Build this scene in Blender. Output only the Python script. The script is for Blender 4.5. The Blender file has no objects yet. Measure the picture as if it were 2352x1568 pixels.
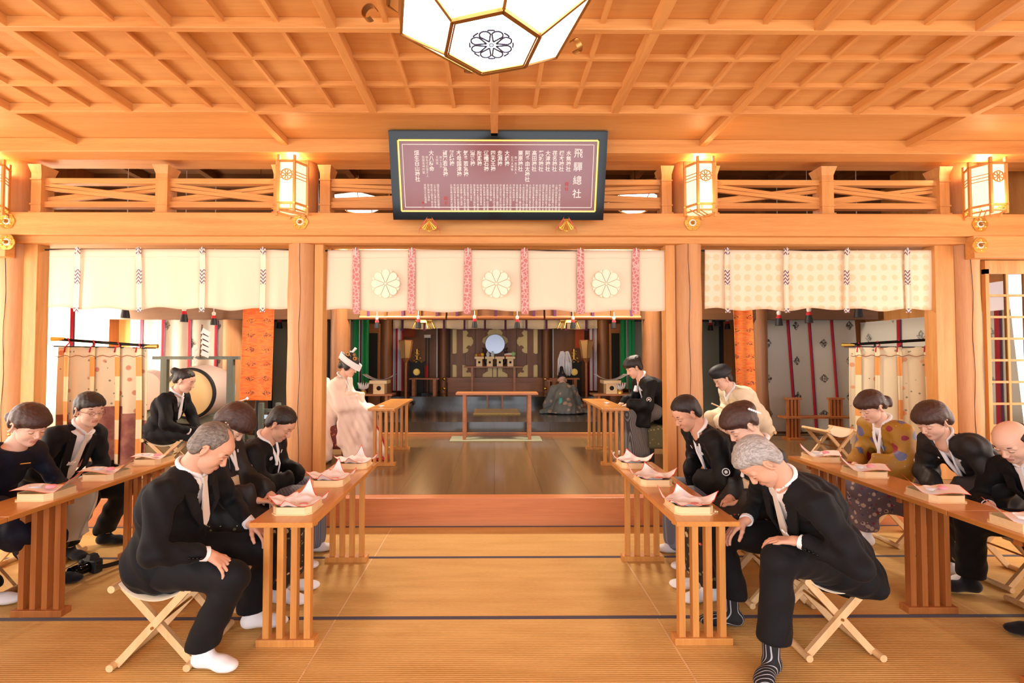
import bpy, math, random
import numpy as np
from mathutils import Vector, Matrix, Euler
random.seed(7)
C = bpy.context.scene.collection
SC = bpy.context.scene
PI = math.pi

# ------------------------------------------------ camera
FPX = 1090.0; EYE = 1.55; PX0 = 1143.0
cam = bpy.data.cameras.new('camera'); CAM = bpy.data.objects.new('camera', cam); C.objects.link(CAM)
cam.lens = FPX/2352*36; cam.sensor_width = 36; cam.shift_x = (1176-PX0)/2352
cam.clip_start = .05; cam.clip_end = 100
CAM.location = (0, 0, EYE); CAM.rotation_euler = (math.radians(91.6), 0, math.radians(-.4))
SC.camera = CAM
_RC = CAM.rotation_euler.to_matrix()
def ray(px, py): return _RC @ Vector(((px-PX0)/FPX, (784-py)/FPX, -1))
def A(px, py, Y):
    d = ray(px, py); return Vector((0, 0, EYE)) + d*(Y/d.y)
def G(px, py, z):
    d = ray(px, py); return Vector((0, 0, EYE)) + d*((z-EYE)/d.z)

# ------------------------------------------------ world, daylight, exposure
W = bpy.data.worlds.new('world'); SC.world = W; W.use_nodes = True
W.node_tree.nodes['Background'].inputs[0].default_value = (.85, .93, 1, 1)
W.node_tree.nodes['Background'].inputs[1].default_value = 1.2
def area(name, loc, rot, sx, sy, power, col):
    l = bpy.data.lights.new(name, 'AREA'); l.shape = 'RECTANGLE'; l.size = sx; l.size_y = sy
    l.energy = power; l.color = col
    o = bpy.data.objects.new(name, l); o.location = loc; o.rotation_euler = rot; C.objects.link(o); return o
# daylight through the open front of the hall (behind the camera)
area('daylight_front', (0, -4.15, 1.9), (math.radians(84), 0, 0), 12, 3.0, 1150, (.86, .93, 1))
# daylight through the paper windows of the left aisle
area('daylight_left', (-6.02, 2.4, 1.7), (0, math.radians(-82), 0), 2.2, 7.5, 400, (1, .95, .86))
area('daylight_left_rear', (-6.21, 6.5, 1.65), (0, math.radians(-90), 0), 1.6, 2.3, 650, (1, .93, .82))
area('daylight_right', (6.02, 2.2, 1.7), (0, math.radians(85), 0), 2.0, 6.5, 150, (1, .97, .92))
area('right_aisle_fill', (6.21, 6.5, 1.65), (0, math.radians(90), 0), 1.6, 2.3, 9, (.95, .97, 1))  # fill light added behind an invented window to brighten the right aisle
def point(name, loc, power, col, r=.05):
    l = bpy.data.lights.new(name, 'POINT'); l.energy = power; l.color = col; l.shadow_soft_size = r
    o = bpy.data.objects.new(name, l); o.location = loc; C.objects.link(o); return o
WARM = (1, .62, .30)
SC.view_settings.view_transform = 'Standard'; SC.view_settings.look = 'None'
SC.view_settings.gamma = 1; SC.view_settings.use_curve_mapping = False
SC.view_settings.exposure = -0.66
SC.cycles.max_bounces = 7; SC.cycles.diffuse_bounces = 4; SC.cycles.glossy_bounces = 3
SC.cycles.caustics_reflective = False; SC.cycles.caustics_refractive = False
SC.cycles.use_denoising = True

# ------------------------------------------------ materials
def rgb(r, g, b):
    f = lambda v: (v/255/12.92) if v/255 <= .04045 else ((v/255+.055)/1.055)**2.4
    return (f(r), f(g), f(b), 1)
def newmat(name, col=(.5, .5, .5, 1), rough=.6, metal=0, spec=.5):
    m = bpy.data.materials.new(name); m.use_nodes = True
    b = m.node_tree.nodes['Principled BSDF']
    b.inputs['Base Color'].default_value = col; b.inputs['Roughness'].default_value = rough
    b.inputs['Metallic'].default_value = metal; b.inputs['Specular IOR Level'].default_value = spec
    return m
class NT:
    def __init__(s, m): s.t = m.node_tree; s.b = s.t.nodes['Principled BSDF']
    def n(s, typ, **kw):
        x = s.t.nodes.new(typ)
        for k, v in kw.items(): setattr(x, k, v)
        return x
    def l(s, a, b): s.t.links.new(a, b)
    def coord(s, scale, out='Object', rot=(0, 0, 0)):
        tc = s.n('ShaderNodeTexCoord'); mp = s.n('ShaderNodeMapping')
        mp.inputs['Scale'].default_value = scale; mp.inputs['Rotation'].default_value = rot
        s.l(tc.outputs[out], mp.inputs[0]); return mp.outputs[0]
    def noise(s, vec, scale, detail=4, rough=.5, dist=0):
        x = s.n('ShaderNodeTexNoise'); x.inputs['Scale'].default_value = scale; x.inputs['Detail'].default_value = detail
        x.inputs['Roughness'].default_value = rough; x.inputs['Distortion'].default_value = dist
        s.l(vec, x.inputs['Vector']); return x.outputs['Fac']
    def ramp(s, fac, stops, interp='LINEAR'):
        r = s.n('ShaderNodeValToRGB'); e = r.color_ramp.elements; r.color_ramp.interpolation = interp
        while len(e) < len(stops): e.new(.5)
        for i, (p, c) in enumerate(stops): e[i].position = p; e[i].color = c
        s.l(fac, r.inputs[0]); return r.outputs[0]
    def mix(s, fac, a, b, mode='MIX'):
        x = s.n('ShaderNodeMix', data_type='RGBA', blend_type=mode)
        for k, v in ((0, fac), (6, a), (7, b)):
            if hasattr(v, 'links'): s.l(v, x.inputs[k])
            else: x.inputs[k].default_value = v
        return x.outputs[2]
    def math(s, op, a, b=0, c=None):
        x = s.n('ShaderNodeMath', operation=op)
        for k, v in ((0, a), (1, b), (2, c)):
            if v is None: continue
            if hasattr(v, 'links'): s.l(v, x.inputs[k])
            else: x.inputs[k].default_value = v
        return x.outputs[0]
    def bump(s, h, st, dist=.01):
        x = s.n('ShaderNodeBump'); x.inputs['Strength'].default_value = st; x.inputs['Distance'].default_value = dist
        s.l(h, x.inputs['Height']); s.l(x.outputs[0], s.b.inputs['Normal'])
    def base(s, c): s.l(c, s.b.inputs['Base Color'])
    def sep(s, vec):
        x = s.n('ShaderNodeSeparateXYZ'); s.l(vec, x.inputs[0]); return x.outputs
def wood(name, c1, c2, axis='x', rough=.45, sc=1.0, coat=0, knots=True):
    m = newmat(name, c1, rough); t = NT(m)
    S = {'x': (.35, 6, 6), 'y': (6, .35, 6), 'z': (6, 6, .35)}[axis]
    v = t.coord(tuple(a*sc for a in S))
    n1 = t.noise(v, 1.6, 5, .6, .6)
    v2 = t.coord(tuple(a*sc*5 for a in S)); n2 = t.noise(v2, 4, 3, .6)
    f = t.math('ADD', t.math('MULTIPLY', n1, .75), t.math('MULTIPLY', n2, .3))
    t.base(t.ramp(f, [(.3, c2), (.62, c1)])); t.bump(n2, .06, .004)
    if coat:
        t.b.inputs['Coat Weight'].default_value = coat; t.b.inputs['Coat Roughness'].default_value = .12
    return m
M = {}
HN1, HN2 = rgb(222, 160, 92), rgb(196, 126, 62)
for ax in 'xyz': M['hinoki_'+ax] = wood('hinoki_'+ax, HN1, HN2, ax, .5)
M['board'] = wood('ceiling_board', rgb(222, 164, 98), rgb(204, 140, 76), 'x', .55, .5)
M['pillar'] = wood('pillar_wood', rgb(208, 152, 98), rgb(182, 120, 70), 'z', .5, .7)
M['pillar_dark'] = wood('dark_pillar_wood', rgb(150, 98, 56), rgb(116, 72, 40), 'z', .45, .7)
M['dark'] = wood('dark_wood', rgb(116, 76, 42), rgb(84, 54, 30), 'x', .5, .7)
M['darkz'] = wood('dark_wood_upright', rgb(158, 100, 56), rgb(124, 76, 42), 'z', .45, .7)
M['desk'] = wood('desk_wood', rgb(212, 146, 72), rgb(182, 114, 50), 'y', .28, .8, .35)
M['deskleg'] = wood('desk_leg_wood', rgb(214, 150, 78), rgb(180, 112, 52), 'z', .4, .8)
M['deskold'] = wood('darker_desk_leg_wood', rgb(182, 110, 52), rgb(146, 82, 38), 'z', .4, .8)
M['stool'] = wood('pale_stool_wood', rgb(232, 196, 146), rgb(214, 170, 118), 'z', .5, 1.2)
M['tray'] = wood('pale_tray_wood', rgb(246, 218, 168), rgb(236, 200, 146), 'x', .5, 2)
M['altar'] = wood('altar_table_wood', rgb(184, 118, 72), rgb(150, 92, 54), 'x', .4, 1)
M['reddish'] = wood('reddish_step_wood', rgb(214, 140, 92), rgb(188, 112, 70), 'x', .35, .6)
M['teal'] = wood('grey_green_painted_wood', rgb(112, 124, 116), rgb(88, 98, 92), 'z', .6, 1)
# tatami: fine ribs running across, slightly worn
def tatami():
    m = newmat('tatami', rgb(208, 160, 96), .75, 0, .25); t = NT(m)
    v = t.coord((1, 1, 1)); x, y, z = t.sep(v)[:3]
    rib = t.math('SINE', t.math('MULTIPLY', y, 420))
    n = t.noise(t.coord((.8, 5, 1)), 2, 4); n2 = t.noise(t.coord((30, 260, 1)), 1, 2)
    c = t.ramp(t.math('ADD', t.math('MULTIPLY', n, .6), t.math('MULTIPLY', n2, .4)), [(.3, rgb(198, 154, 88)), (.7, rgb(226, 186, 118))])
    spot = t.ramp(t.noise(t.coord((22, 50, 1)), 3, 3, .7), [(.68, (0, 0, 0, 1)), (.76, (1, 1, 1, 1))])
    t.base(t.mix(t.math('MULTIPLY', spot, .35), c, rgb(240, 210, 160))); t.bump(rib, .35, .002); return m
M['tatami'] = tatami()
def plankfloor(name, c1, c2, w, rough, coat):
    m = newmat(name, c1, rough); t = NT(m)
    v = t.coord((1, 1, 1)); x, y, z = t.sep(v)[:3]
    k = t.math('FLOOR', t.math('DIVIDE', x, w))
    fr = t.math('FRACT', t.math('DIVIDE', x, w))
    gap = t.math('LESS_THAN', fr, .012)
    wn = t.n('ShaderNodeTexWhiteNoise', noise_dimensions='1D'); t.l(k, wn.inputs['W'])
    n = t.noise(t.coord((7, .4, 1)), 2, 5, .6, .5)
    f = t.math('ADD', t.math('MULTIPLY', n, .7), t.math('MULTIPLY', wn.outputs[0], .3))
    c = t.ramp(f, [(.25, c2), (.75, c1)])
    t.base(t.mix(t.math('MULTIPLY', gap, .7), c, rgb(50, 30, 18)))
    t.b.inputs['Coat Weight'].default_value = coat; t.b.inputs['Coat Roughness'].default_value = .12
    return m
M['planks'] = plankfloor('polished_plank_floor', rgb(134, 102, 64), rgb(106, 78, 46), .45, .30, .6)
M['blackfloor'] = plankfloor('black_lacquer_floor', rgb(62, 54, 46), rgb(46, 40, 34), .9, .22, .6)
def cloth(name, col, rough=.85, weave=260, st=.08, sheen=.2):
    m = newmat(name, col, rough, 0, .25); t = NT(m)
    n = t.noise(t.coord((1, 1, 1)), weave, 2); t.bump(n, st, .002)
    m.node_tree.nodes['Principled BSDF'].inputs['Sheen Weight'].default_value = sheen
    return m
M['noren'] = cloth('cream_curtain_cloth', rgb(238, 222, 196), .8)
M['black_suit'] = cloth('black_suit_wool', rgb(13, 14, 18), .75, 300, .1, .02)
M['black_silk'] = cloth('black_kimono_silk', rgb(12, 11, 13), .65, 300, .1, .02)
M['navy'] = cloth('navy_dress_cloth', rgb(14, 16, 32), .7, 300, .1, .02)
M['white'] = cloth('white_cotton', rgb(238, 236, 238), .8, 300, .05)
M['white_silk'] = cloth('white_silk', rgb(238, 224, 212), .45, 300, .05)
M['tie'] = cloth('pale_silk_tie', rgb(228, 218, 206), .45)
M['red'] = cloth('red_cloth', rgb(190, 30, 44), .7)
M['purple'] = cloth('purple_cloth', rgb(96, 48, 84), .7)
M['green'] = cloth('green_cloth', rgb(24, 150, 80), .7)
M['greenish_wall'] = newmat('grey_green_panel', rgb(120, 118, 98), .7)
M['black'] = newmat('black_lacquer', rgb(12, 11, 12), .10, 0, .22)
M['blackmatte'] = newmat('black_matte', rgb(20, 18, 20), .6)
M['gold'] = newmat('gold_metal', rgb(240, 196, 100), .3, .85)
M['brass'] = newmat('brass', rgb(176, 128, 68), .35, .85)
M['goldpaint'] = newmat('gold_leaf', rgb(255, 226, 146), .4, .0)
M['paper'] = newmat('white_paper', rgb(246, 242, 242), .7)
M['paperred'] = newmat('red_paper_edge', rgb(235, 70, 50), .7)
M['pink'] = newmat('pink_sweet', rgb(240, 160, 172), .6)
M['porcelain'] = newmat('white_porcelain', rgb(240, 240, 240), .15)
M['heri'] = cloth('tatami_border_cloth', rgb(58, 44, 62), .8)
M['skin'] = newmat('skin', rgb(228, 184, 160), .5, 0, .4)
M['skin_man'] = newmat('tanned_skin', rgb(214, 162, 134), .5, 0, .4)
for k in ('skin', 'skin_man'):
    b = M[k].node_tree.nodes['Principled BSDF']; b.inputs['Subsurface Weight'].default_value = .12
    b.inputs['Subsurface Radius'].default_value = (.02, .008, .004); b.inputs['Subsurface Scale'].default_value = .5
M['lip'] = newmat('lip', rgb(198, 132, 118), .5)
M['lash'] = newmat('lash', rgb(38, 26, 24), .8)
def hairmat(name, c1, c2, sc=60):
    m = newmat(name, c1, .42, 0, .5); t = NT(m)
    v = t.coord((2.5, 16, 9)); n = t.noise(v, sc/6, 5, .75, .8)
    t.base(t.ramp(n, [(.35, c1), (.65, c2)])); t.bump(n, .5, .006); return m
M['hair_black'] = hairmat('black_hair', rgb(22, 17, 17), rgb(42, 32, 30))
M['hair_brown'] = hairmat('dark_brown_hair', rgb(44, 25, 20), rgb(78, 46, 36))
M['hair_grey'] = hairmat('silver_grey_hair', rgb(120, 116, 114), rgb(196, 192, 188))
M['hair_salt'] = hairmat('greying_short_hair', rgb(74, 66, 60), rgb(140, 128, 118))
def emis(name, col, st, alpha=None):
    m = newmat(name, col, .5); b = m.node_tree.nodes['Principled BSDF']
    b.inputs['Emission Color'].default_value = col; b.inputs['Emission Strength'].default_value = st
    return m
M['lampglass'] = emis('white_glass_lit', (1, .98, .96, 1), 11)
M['lanternpaper'] = emis('lantern_paper_lit', (1, .80, .52, 1), 1.45)
M['windowfill'] = emis('shaded_paper_window', (.9, .88, .84, 1), .45)  # weak glow for the window added in the right aisle
M['windowlit'] = emis('paper_window_lit', (1, .93, .80, 1), 3.0)

# ------------------------------------------------ mesh helpers
BASE = {}
def setp(o, label=None, cat=None, group=None, kind=None):
    if label: o['label'] = label
    if cat: o['category'] = cat
    if group: o['group'] = group
    if kind: o['kind'] = kind
    return o
def thing(name, label, cat, loc=(0, 0, 0), rz=0, group=None):
    o = bpy.data.objects.new(name, None); C.objects.link(o); o.location = loc; o.rotation_euler = (0, 0, rz)
    o.empty_display_size = .1
    setp(o, label, cat, group); BASE[o.name] = Vector(loc); return o
class MB:
    """collects shapes for ONE mesh object"""
    def __init__(s): s.v = []; s.f = []; s.mi = []; s.sm = []
    def add(s, vs, fs, mi=0, sm=False):
        o = len(s.v); s.v += [tuple(v) for v in vs]
        for f in fs: s.f.append([i+o for i in f]); s.mi.append(mi); s.sm.append(sm)
        return s
    def box(s, x0, x1, y0, y1, z0, z1, mi=0):
        v = [(x, y, z) for x in (x0, x1) for y in (y0, y1) for z in (z0, z1)]
        return s.add(v, [(0, 1, 3, 2), (4, 6, 7, 5), (0, 4, 5, 1), (2, 3, 7, 6), (0, 2, 6, 4), (1, 5, 7, 3)], mi)
    def bar(s, p0, p1, w, h, mi=0, up=(0, 0, 1)):
        p0, p1 = Vector(p0), Vector(p1); d = (p1-p0).normalized(); u = Vector(up)
        if abs(d.dot(u)) > .98: u = Vector((0, 1, 0))
        r = d.cross(u).normalized(); u = r.cross(d)
        v = [p+r*a*w/2+u*b*h/2 for p in (p0, p1) for a, b in ((-1, -1), (1, -1), (1, 1), (-1, 1))]
        return s.add(v, [(0, 3, 2, 1), (4, 5, 6, 7), (0, 1, 5, 4), (1, 2, 6, 5), (2, 3, 7, 6), (3, 0, 4, 7)], mi)
    def tube(s, pts, r, n=8, mi=0, sm=True, flat=1.0):
        pts = [Vector(p) for p in pts]; rs = r if isinstance(r, (list, tuple)) else [r]*len(pts); vs = []; pr = None
        for i, p in enumerate(pts):
            d = (pts[min(i+1, len(pts)-1)]-pts[max(i-1, 0)]).normalized()
            u = pr if pr is not None else (Vector((0, 0, 1)) if abs(d.z) < .9 else Vector((0, 1, 0)))
            a = d.cross(u).normalized(); b = a.cross(d).normalized(); pr = b
            vs += [p+(a*math.cos(t)+b*math.sin(t)*flat)*rs[i] for t in [2*PI*k/n for k in range(n)]]
        fs = []
        for i in range(len(pts)-1):
            for k in range(n):
                k2 = (k+1) % n; fs.append((i*n+k, i*n+k2, (i+1)*n+k2, (i+1)*n+k))
        s.add(vs, fs, mi, sm)
        m = len(pts)
        s.add(vs[:n], [tuple(range(n))[::-1]], mi); s.add(vs[(m-1)*n:], [tuple(range(n))], mi); return s
    def lathe(s, prof, c=(0, 0, 0), n=24, mi=0, sm=True, rot=0, axis='z', caps=True):
        vs = []
        for r, z in prof:
            for k in range(n):
                a = 2*PI*k/n+rot
                q = (r*math.cos(a), r*math.sin(a), z)
                if axis == 'y': q = (q[0], q[2], q[1])
                if axis == 'x': q = (q[2], q[0], q[1])
                vs.append((q[0]+c[0], q[1]+c[1], q[2]+c[2]))
        fs = [(i*n+k, i*n+(k+1) % n, (i+1)*n+(k+1) % n, (i+1)*n+k) for i in range(len(prof)-1) for k in range(n)]
        if axis == 'y': fs = [f[::-1] for f in fs]
        s.add(vs, fs, mi, sm)
        m = len(prof)-1
        if not caps: return s
        if prof[0][0] > 1e-4: s.add(vs[:n], [tuple(range(n))[::-1]], mi)
        if prof[m][0] > 1e-4: s.add(vs[m*n:], [tuple(range(n))], mi)
        return s
    def prism(s, poly, fn, d, mi=0):
        """poly: 2-D outline, fn maps (u, v, w) to a point, d: thickness along w"""
        n = len(poly); a = [fn(u, v, 0) for u, v in poly]; b = [fn(u, v, d) for u, v in poly]
        return s.add(a+b, [tuple(range(n)), tuple(range(2*n-1, n-1, -1))]+[(i, i+n, (i+1) % n+n, (i+1) % n) for i in range(n)], mi)
    def grid(s, nu, nv, fn, th=.003, mi=None, sm=True):
        """a sheet fn(u,v)->point with real thickness"""
        P = [[Vector(fn(i/nu, j/nv)) for j in range(nv+1)] for i in range(nu+1)]
        top = []; bot = []
        for i in range(nu+1):
            for j in range(nv+1):
                du = P[min(i+1, nu)][j]-P[max(i-1, 0)][j]; dv = P[i][min(j+1, nv)]-P[i][max(j-1, 0)]
                nn = du.cross(dv); nn = nn.normalized() if nn.length > 1e-9 else Vector((0, 0, 1))
                top.append(P[i][j]+nn*th/2); bot.append(P[i][j]-nn*th/2)
        q = lambda i, j: i*(nv+1)+j; N = len(top); o = len(s.v); s.v += [tuple(v) for v in top+bot]
        def face(f, m, smo): s.f.append([k+o for k in f]); s.mi.append(m); s.sm.append(smo)
        for i in range(nu):
            for j in range(nv):
                m = mi((i+.5)/nu, (j+.5)/nv) if callable(mi) else (mi or 0)
                face((q(i, j), q(i+1, j), q(i+1, j+1), q(i, j+1)), m, sm)
                face((N+q(i, j), N+q(i, j+1), N+q(i+1, j+1), N+q(i+1, j)), m, sm)
        for i in range(nu):
            for j in (0, nv):
                m = mi((i+.5)/nu, j/nv) if callable(mi) else (mi or 0)
                face((q(i, j), N+q(i, j), N+q(i+1, j), q(i+1, j)), m, False)
        for j in range(nv):
            for i in (0, nu):
                m = mi(i/nu, (j+.5)/nv) if callable(mi) else (mi or 0)
                face((q(i, j), q(i, j+1), N+q(i, j+1), N+q(i, j)), m, False)
        return s
    def build(s, name, mats, parent=None, world=True, kind=None, label=None, bevel=0):
        me = bpy.data.meshes.new(name); off = Vector((0, 0, 0))
        if parent is not None and world: off = BASE[parent.name]
        me.from_pydata([(v[0]-off[0], v[1]-off[1], v[2]-off[2]) for v in s.v], [], s.f)
        if not isinstance(mats, (list, tuple)): mats = [mats]
        for m in mats: me.materials.append(M[m] if isinstance(m, str) else m)
        me.polygons.foreach_set('material_index', s.mi); me.polygons.foreach_set('use_smooth', s.sm)
        me.update()
        o = bpy.data.objects.new(name, me); C.objects.link(o)
        if parent is not None: o.parent = parent; BASE[o.name] = off
        else: BASE[o.name] = Vector((0, 0, 0))
        if kind: o['kind'] = kind
        if label: o['label'] = label
        if bevel:
            b = o.modifiers.new('bevel', 'BEVEL'); b.width = bevel; b.segments = 2; b.limit_method = 'ANGLE'; b.angle_limit = .6
        return o
def fixn(o):
    import bmesh
    bm = bmesh.new(); bm.from_mesh(o.data); bmesh.ops.recalc_face_normals(bm, faces=bm.faces); bm.to_mesh(o.data); bm.free(); return o
KIDS = {}
def copy_tree(o, parent=None):
    c = o.copy(); C.objects.link(c)
    if parent is not None: c.parent = parent
    BASE[c.name] = BASE.get(o.name, Vector((0, 0, 0)))
    for ch in [x for x in list(C.objects) if x.parent == o]: copy_tree(ch, c)
    return c
def put(o, loc, rz=0, label=None, group=None, scale=None):
    o.location = loc; o.rotation_euler = (0, 0, rz)
    if label: o['label'] = label
    if group: o['group'] = group
    if scale: o.scale = (scale,)*3
    return o
# ================================================ THE BUILDING
Z2 = .251; Z3 = .46; Z4 = .625          # plank floor, first and second black lacquer step
YS = 4.343                               # front of the wooden step
# tatami floor, its mats run across the hall
MB().box(-6.3, 6.3, -4, YS, -.06, 0).build('floor', 'tatami', kind='structure')
heri = MB()
for y in (-.98, -.02, .935, 1.89, 2.844, 3.68): heri.box(-6.3, 6.3, y-.016, y+.016, 0, .0016)
heri.box(-6.3, 6.3, YS-.028, YS-.002, 0, .0016)
heri.build('trim_1', 'heri', kind='structure')
seam = MB()
for x, y0, y1 in ((-.93, 1.9, 2.83), (.96, 1.9, 2.83), (-.93, 2.86, 3.66), (.99, 2.86, 3.66), (-.92, 3.7, 4.31), (2.9, 1.9, 2.83), (-2.8, 2.86, 3.66), (2.9, 2.86, 3.66)):
    seam.box(x-.004, x+.004, y0, y1, 0, .001)
seam.build('trim_2', 'stool', kind='structure')
MB().box(-6.3, 6.3, YS+.12, 7.6, .02, Z2).build('floor', 'planks', kind='structure')
MB().box(-6.3, 6.3, YS, YS+.12, -.05, Z2).build('trim_3', 'reddish', kind='structure', bevel=.006)
MB().box(-2.6, 2.7, 7.6, 7.72, .02, Z2+.045).build('trim_4', 'altar', kind='structure')
MB().box(-6.3, 6.3, 7.72, 8.6, .02, Z2-.001).build('floor', 'planks', kind='structure')
MB().box(-3.9, 3.9, 7.74, 10.52, Z2, Z3).build('floor', 'blackfloor', kind='structure')
MB().box(-3.9, 3.9, 10.52, 12.4, Z2, Z4).build('floor', 'blackfloor', kind='structure')

# ---- coffered ceiling: boards, with every beam a part of it
CZ = 3.64; BZ = 3.57
ceil = MB().box(-6.4, 6.4, -4, 4.72, CZ, CZ+.05).build('ceiling', 'board', kind='structure')
XB = [i*1.012 for i in range(-6, 7)]
YB = [3.93-1.02*k for k in range(0, 8)]
for i, x in enumerate(XB):
    long = (i % 2 == 0)
    y1 = (4.28 if abs(x) < .1 else 4.56) if long else 3.93
    MB().box(x-.032, x+.032, -4, y1, BZ, CZ).build('beam', 'hinoki_y', ceil, bevel=.004)
for y in YB: MB().box(-6.4, 6.4, y-.022, y+.022, BZ-.001, CZ).build('beam', 'hinoki_x', ceil, bevel=.004)
for i in range(len(XB)-1):
    for k in (1, 2):
        x = XB[i]+k*1.012/3
        MB().box(x-.014, x+.014, -4, 3.93, CZ-.035, CZ).build('batten', 'hinoki_y', ceil)
for y in YB:
    for k in (1, 2):
        yy = y-k*1.02/3
        if yy > -3.9: MB().box(-6.4, 6.4, yy-.014, yy+.014, CZ-.036, CZ).build('batten', 'hinoki_x', ceil)

# ---- pillars
PXS = [-5.03, -2.025, 2.045, 4.99]
pl = ['round wooden pillar at the far left, cut by the frame edge', 'round cracked wooden pillar left of the centre bay, behind the kimono man', 'round wooden pillar right of the centre bay, behind the man in crested haori', 'thick knotted round pillar at the right beside the lattice door']
def crack(mb, x, y, r, z0, z1, ang):
    pts = []; n = 14
    for i in range(n+1):
        a = ang+.05*math.sin(i*1.3); z = z0+(z1-z0)*i/n
        pts.append((x+(r+.0005)*math.cos(a), y+(r+.0005)*math.sin(a), z))
    mb.tube(pts, .0022, 5)
for i, x in enumerate(PXS):
    t = thing('round_pillar', pl[i], 'pillar', (x, 5.02, Z2), 0)
    n = 14; prof = []
    for k in range(n+1):
        z = Z2+(3.66-Z2)*k/n; prof.append((.147+.004*math.sin(k*1.7+i), z))
    MB().lathe(prof, (x, 5.02, 0), 40).build('shaft', 'pillar', t)
    c = MB(); crack(c, x, 5.02, .150, Z2+.1, 2.7, math.radians(-90+(10 if i < 2 else -12))); c.build('crack', 'lash', t)
# square jambs beside the pillars
for n_, (x0, x1, lab) in enumerate([(-4.90, -4.76, 'left'), (-1.88, -1.79, 'c'), (1.80, 1.90, 'c'), (4.65, 4.85, 'r')]):
    MB().box(x0, x1, 4.95, 5.09, Z2, 2.75).build('trim_%d' % (5+n_), 'hinoki_z', kind='structure', bevel=.004)
# ---- tie beams
MB().box(-6.4, 6.4, 4.80, 4.87, 2.765, 2.995).build('trim_9', 'hinoki_x', kind='structure', bevel=.006)
MB().box(-6.4, 6.4, 4.87, 5.15, 2.70, 2.985).build('trim_10', 'hinoki_x', kind='structure', bevel=.004)
MB().box(-6.4, 6.4, 4.54, 4.74, 3.505, CZ).build('trim_11', 'hinoki_x', kind='structure', bevel=.006)
MB().box(-6.4, 6.4, 4.90, 5.15, 3.575, 3.9).build('trim_12', 'hinoki_x', kind='structure', bevel=.004)
MB().box(-6.4, 6.4, 4.70, 4.92, 3.64, 3.70).build('trim_13', 'board', kind='structure')
MB().box(-6.4, -4.92, 4.78, 4.88, 2.54, 2.764).build('trim_14', 'hinoki_x', kind='structure', bevel=.006)
MB().box(4.90, 6.4, 4.78, 4.88, 2.54, 2.764).build('trim_15', 'hinoki_x', kind='structure', bevel=.006)
# ---- transom balustrades between the pillars
def transom(x0, x1, xm, label):
    t = thing('transom_balustrade', label, 'transom', ((x0+x1)/2, 4.97, 2.985))
    posts = [x0]+([xm] if xm else [])+[x1]
    MB().box(x0-.04, x1+.04, 4.90, 5.04, 2.985, 3.005).build('sill', 'hinoki_x', t)
    for px in posts:
        w = .052 if px in (x0, x1) else .062
        m = MB()
        for z0, z1, k in ((3.005, 3.03, 1.2), (3.03, 3.10, 1.0), (3.10, 3.115, 1.12), (3.115, 3.36, 1.0), (3.36, 3.375, 1.12), (3.375, 3.43, 1.0)):
            m.box(px-w*k, px+w*k, 4.97-.075*k, 4.97+.075*k, z0, z1)
        v = [(px+a*w*k, 4.97+b*.075*k2, z) for z, k, k2 in ((3.43, 1, 1), (3.515, 1.35, 1.35)) for a, b in ((-1, -1), (1, -1), (1, 1), (-1, 1))]
        m.add(v, [(0, 3, 2, 1), (4, 5, 6, 7), (0, 1, 5, 4), (1, 2, 6, 5), (2, 3, 7, 6), (3, 0, 4, 7)])
        m.build('post', 'hinoki_z', t)
    for a, b in zip(posts[:-1], posts[1:]):
        a += .05; b -= .05
        MB().box(a, b, 4.93, 5.01, 3.335, 3.39).build('rail', 'hinoki_x', t)
        MB().box(a, b, 4.93, 5.01, 3.085, 3.145).build('rail', 'hinoki_x', t)
        for (za, zb, ya) in ((3.325, 3.185, 4.95), (3.285, 3.155, 4.955), (3.185, 3.325, 4.985), (3.155, 3.285, 4.99)):
            MB().bar((a, ya, za), (b, ya, zb), .03, .034).build('brace', 'hinoki_x', t)
transom(-4.74, -2.24, -3.45, 'carved crossed-brace transom balustrade above the left bay')
transom(-1.76, 1.80, None, 'crossed-brace transom balustrade half hidden behind the red plaque')
transom(2.28, 4.72, 3.49, 'carved crossed-brace transom balustrade above the right bay')
# ---- nail covers: gilt six-lobed flowers
def nailcover(x, z, label):
    t = thing('nail_cover', label, 'ornament', (x, 4.80, z), 0, 'gilt nail covers on the beam')
    poly = []
    for k in range(72):
        a = 2*PI*k/72; r = .078*(1+.09*abs(math.cos(3*a))-.05)
        poly.append((r*math.cos(a), r*math.sin(a)))
    fn = lambda u, v, w: (u, -.002-w, v)
    fixn(MB().prism(poly, fn, .008).build('plate', 'gold', t, world=False))
    for k in range(6):
        a = 2*PI*(k+.5)/6
        MB().lathe([(.001, -.016), (.010, -.012), (.013, -.004)], (.052*math.cos(a), -.006, .052*math.sin(a)), 10, axis='y').build('boss', 'gold', t, world=False)
    fixn(MB().lathe([(.036, -.008), (.034, -.014), (.026, -.016), (.024, -.012)], (0, 0, 0), 28, axis='y', caps=False).build('ring', 'porcelain', t, world=False))
    fixn(MB().lathe([(.015, -.01), (.015, -.035), (.010, -.042), (.001, -.044)], (0, 0, 0), 18, axis='y').build('knob', 'brass', t, world=False))
for px, py, lab in ((17, 508, 'upper of the two gilt flower nail covers at the far left'), (690, 510, 'gilt flower nail cover below the second paper lantern from the left'), (1590, 512, 'gilt flower nail cover below the lantern right of the plaque'), (2250, 515, 'upper of the two gilt flower nail covers below the rightmost lantern')):
    p = A(px, py, 4.8); nailcover(p.x, p.z, lab)
for px, py, lab in ((17, 556, 'lower of the two gilt flower nail covers at the far left'), (2250, 563, 'lower of the two gilt flower nail covers at the right')):
    p = A(px, py, 4.78); nailcover(p.x, p.z, lab); C.objects[-1]
for o in C.objects:
    if o.name.startswith('nail_cover') and o.location.z < 2.75: o.location.y = 4.78

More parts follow.
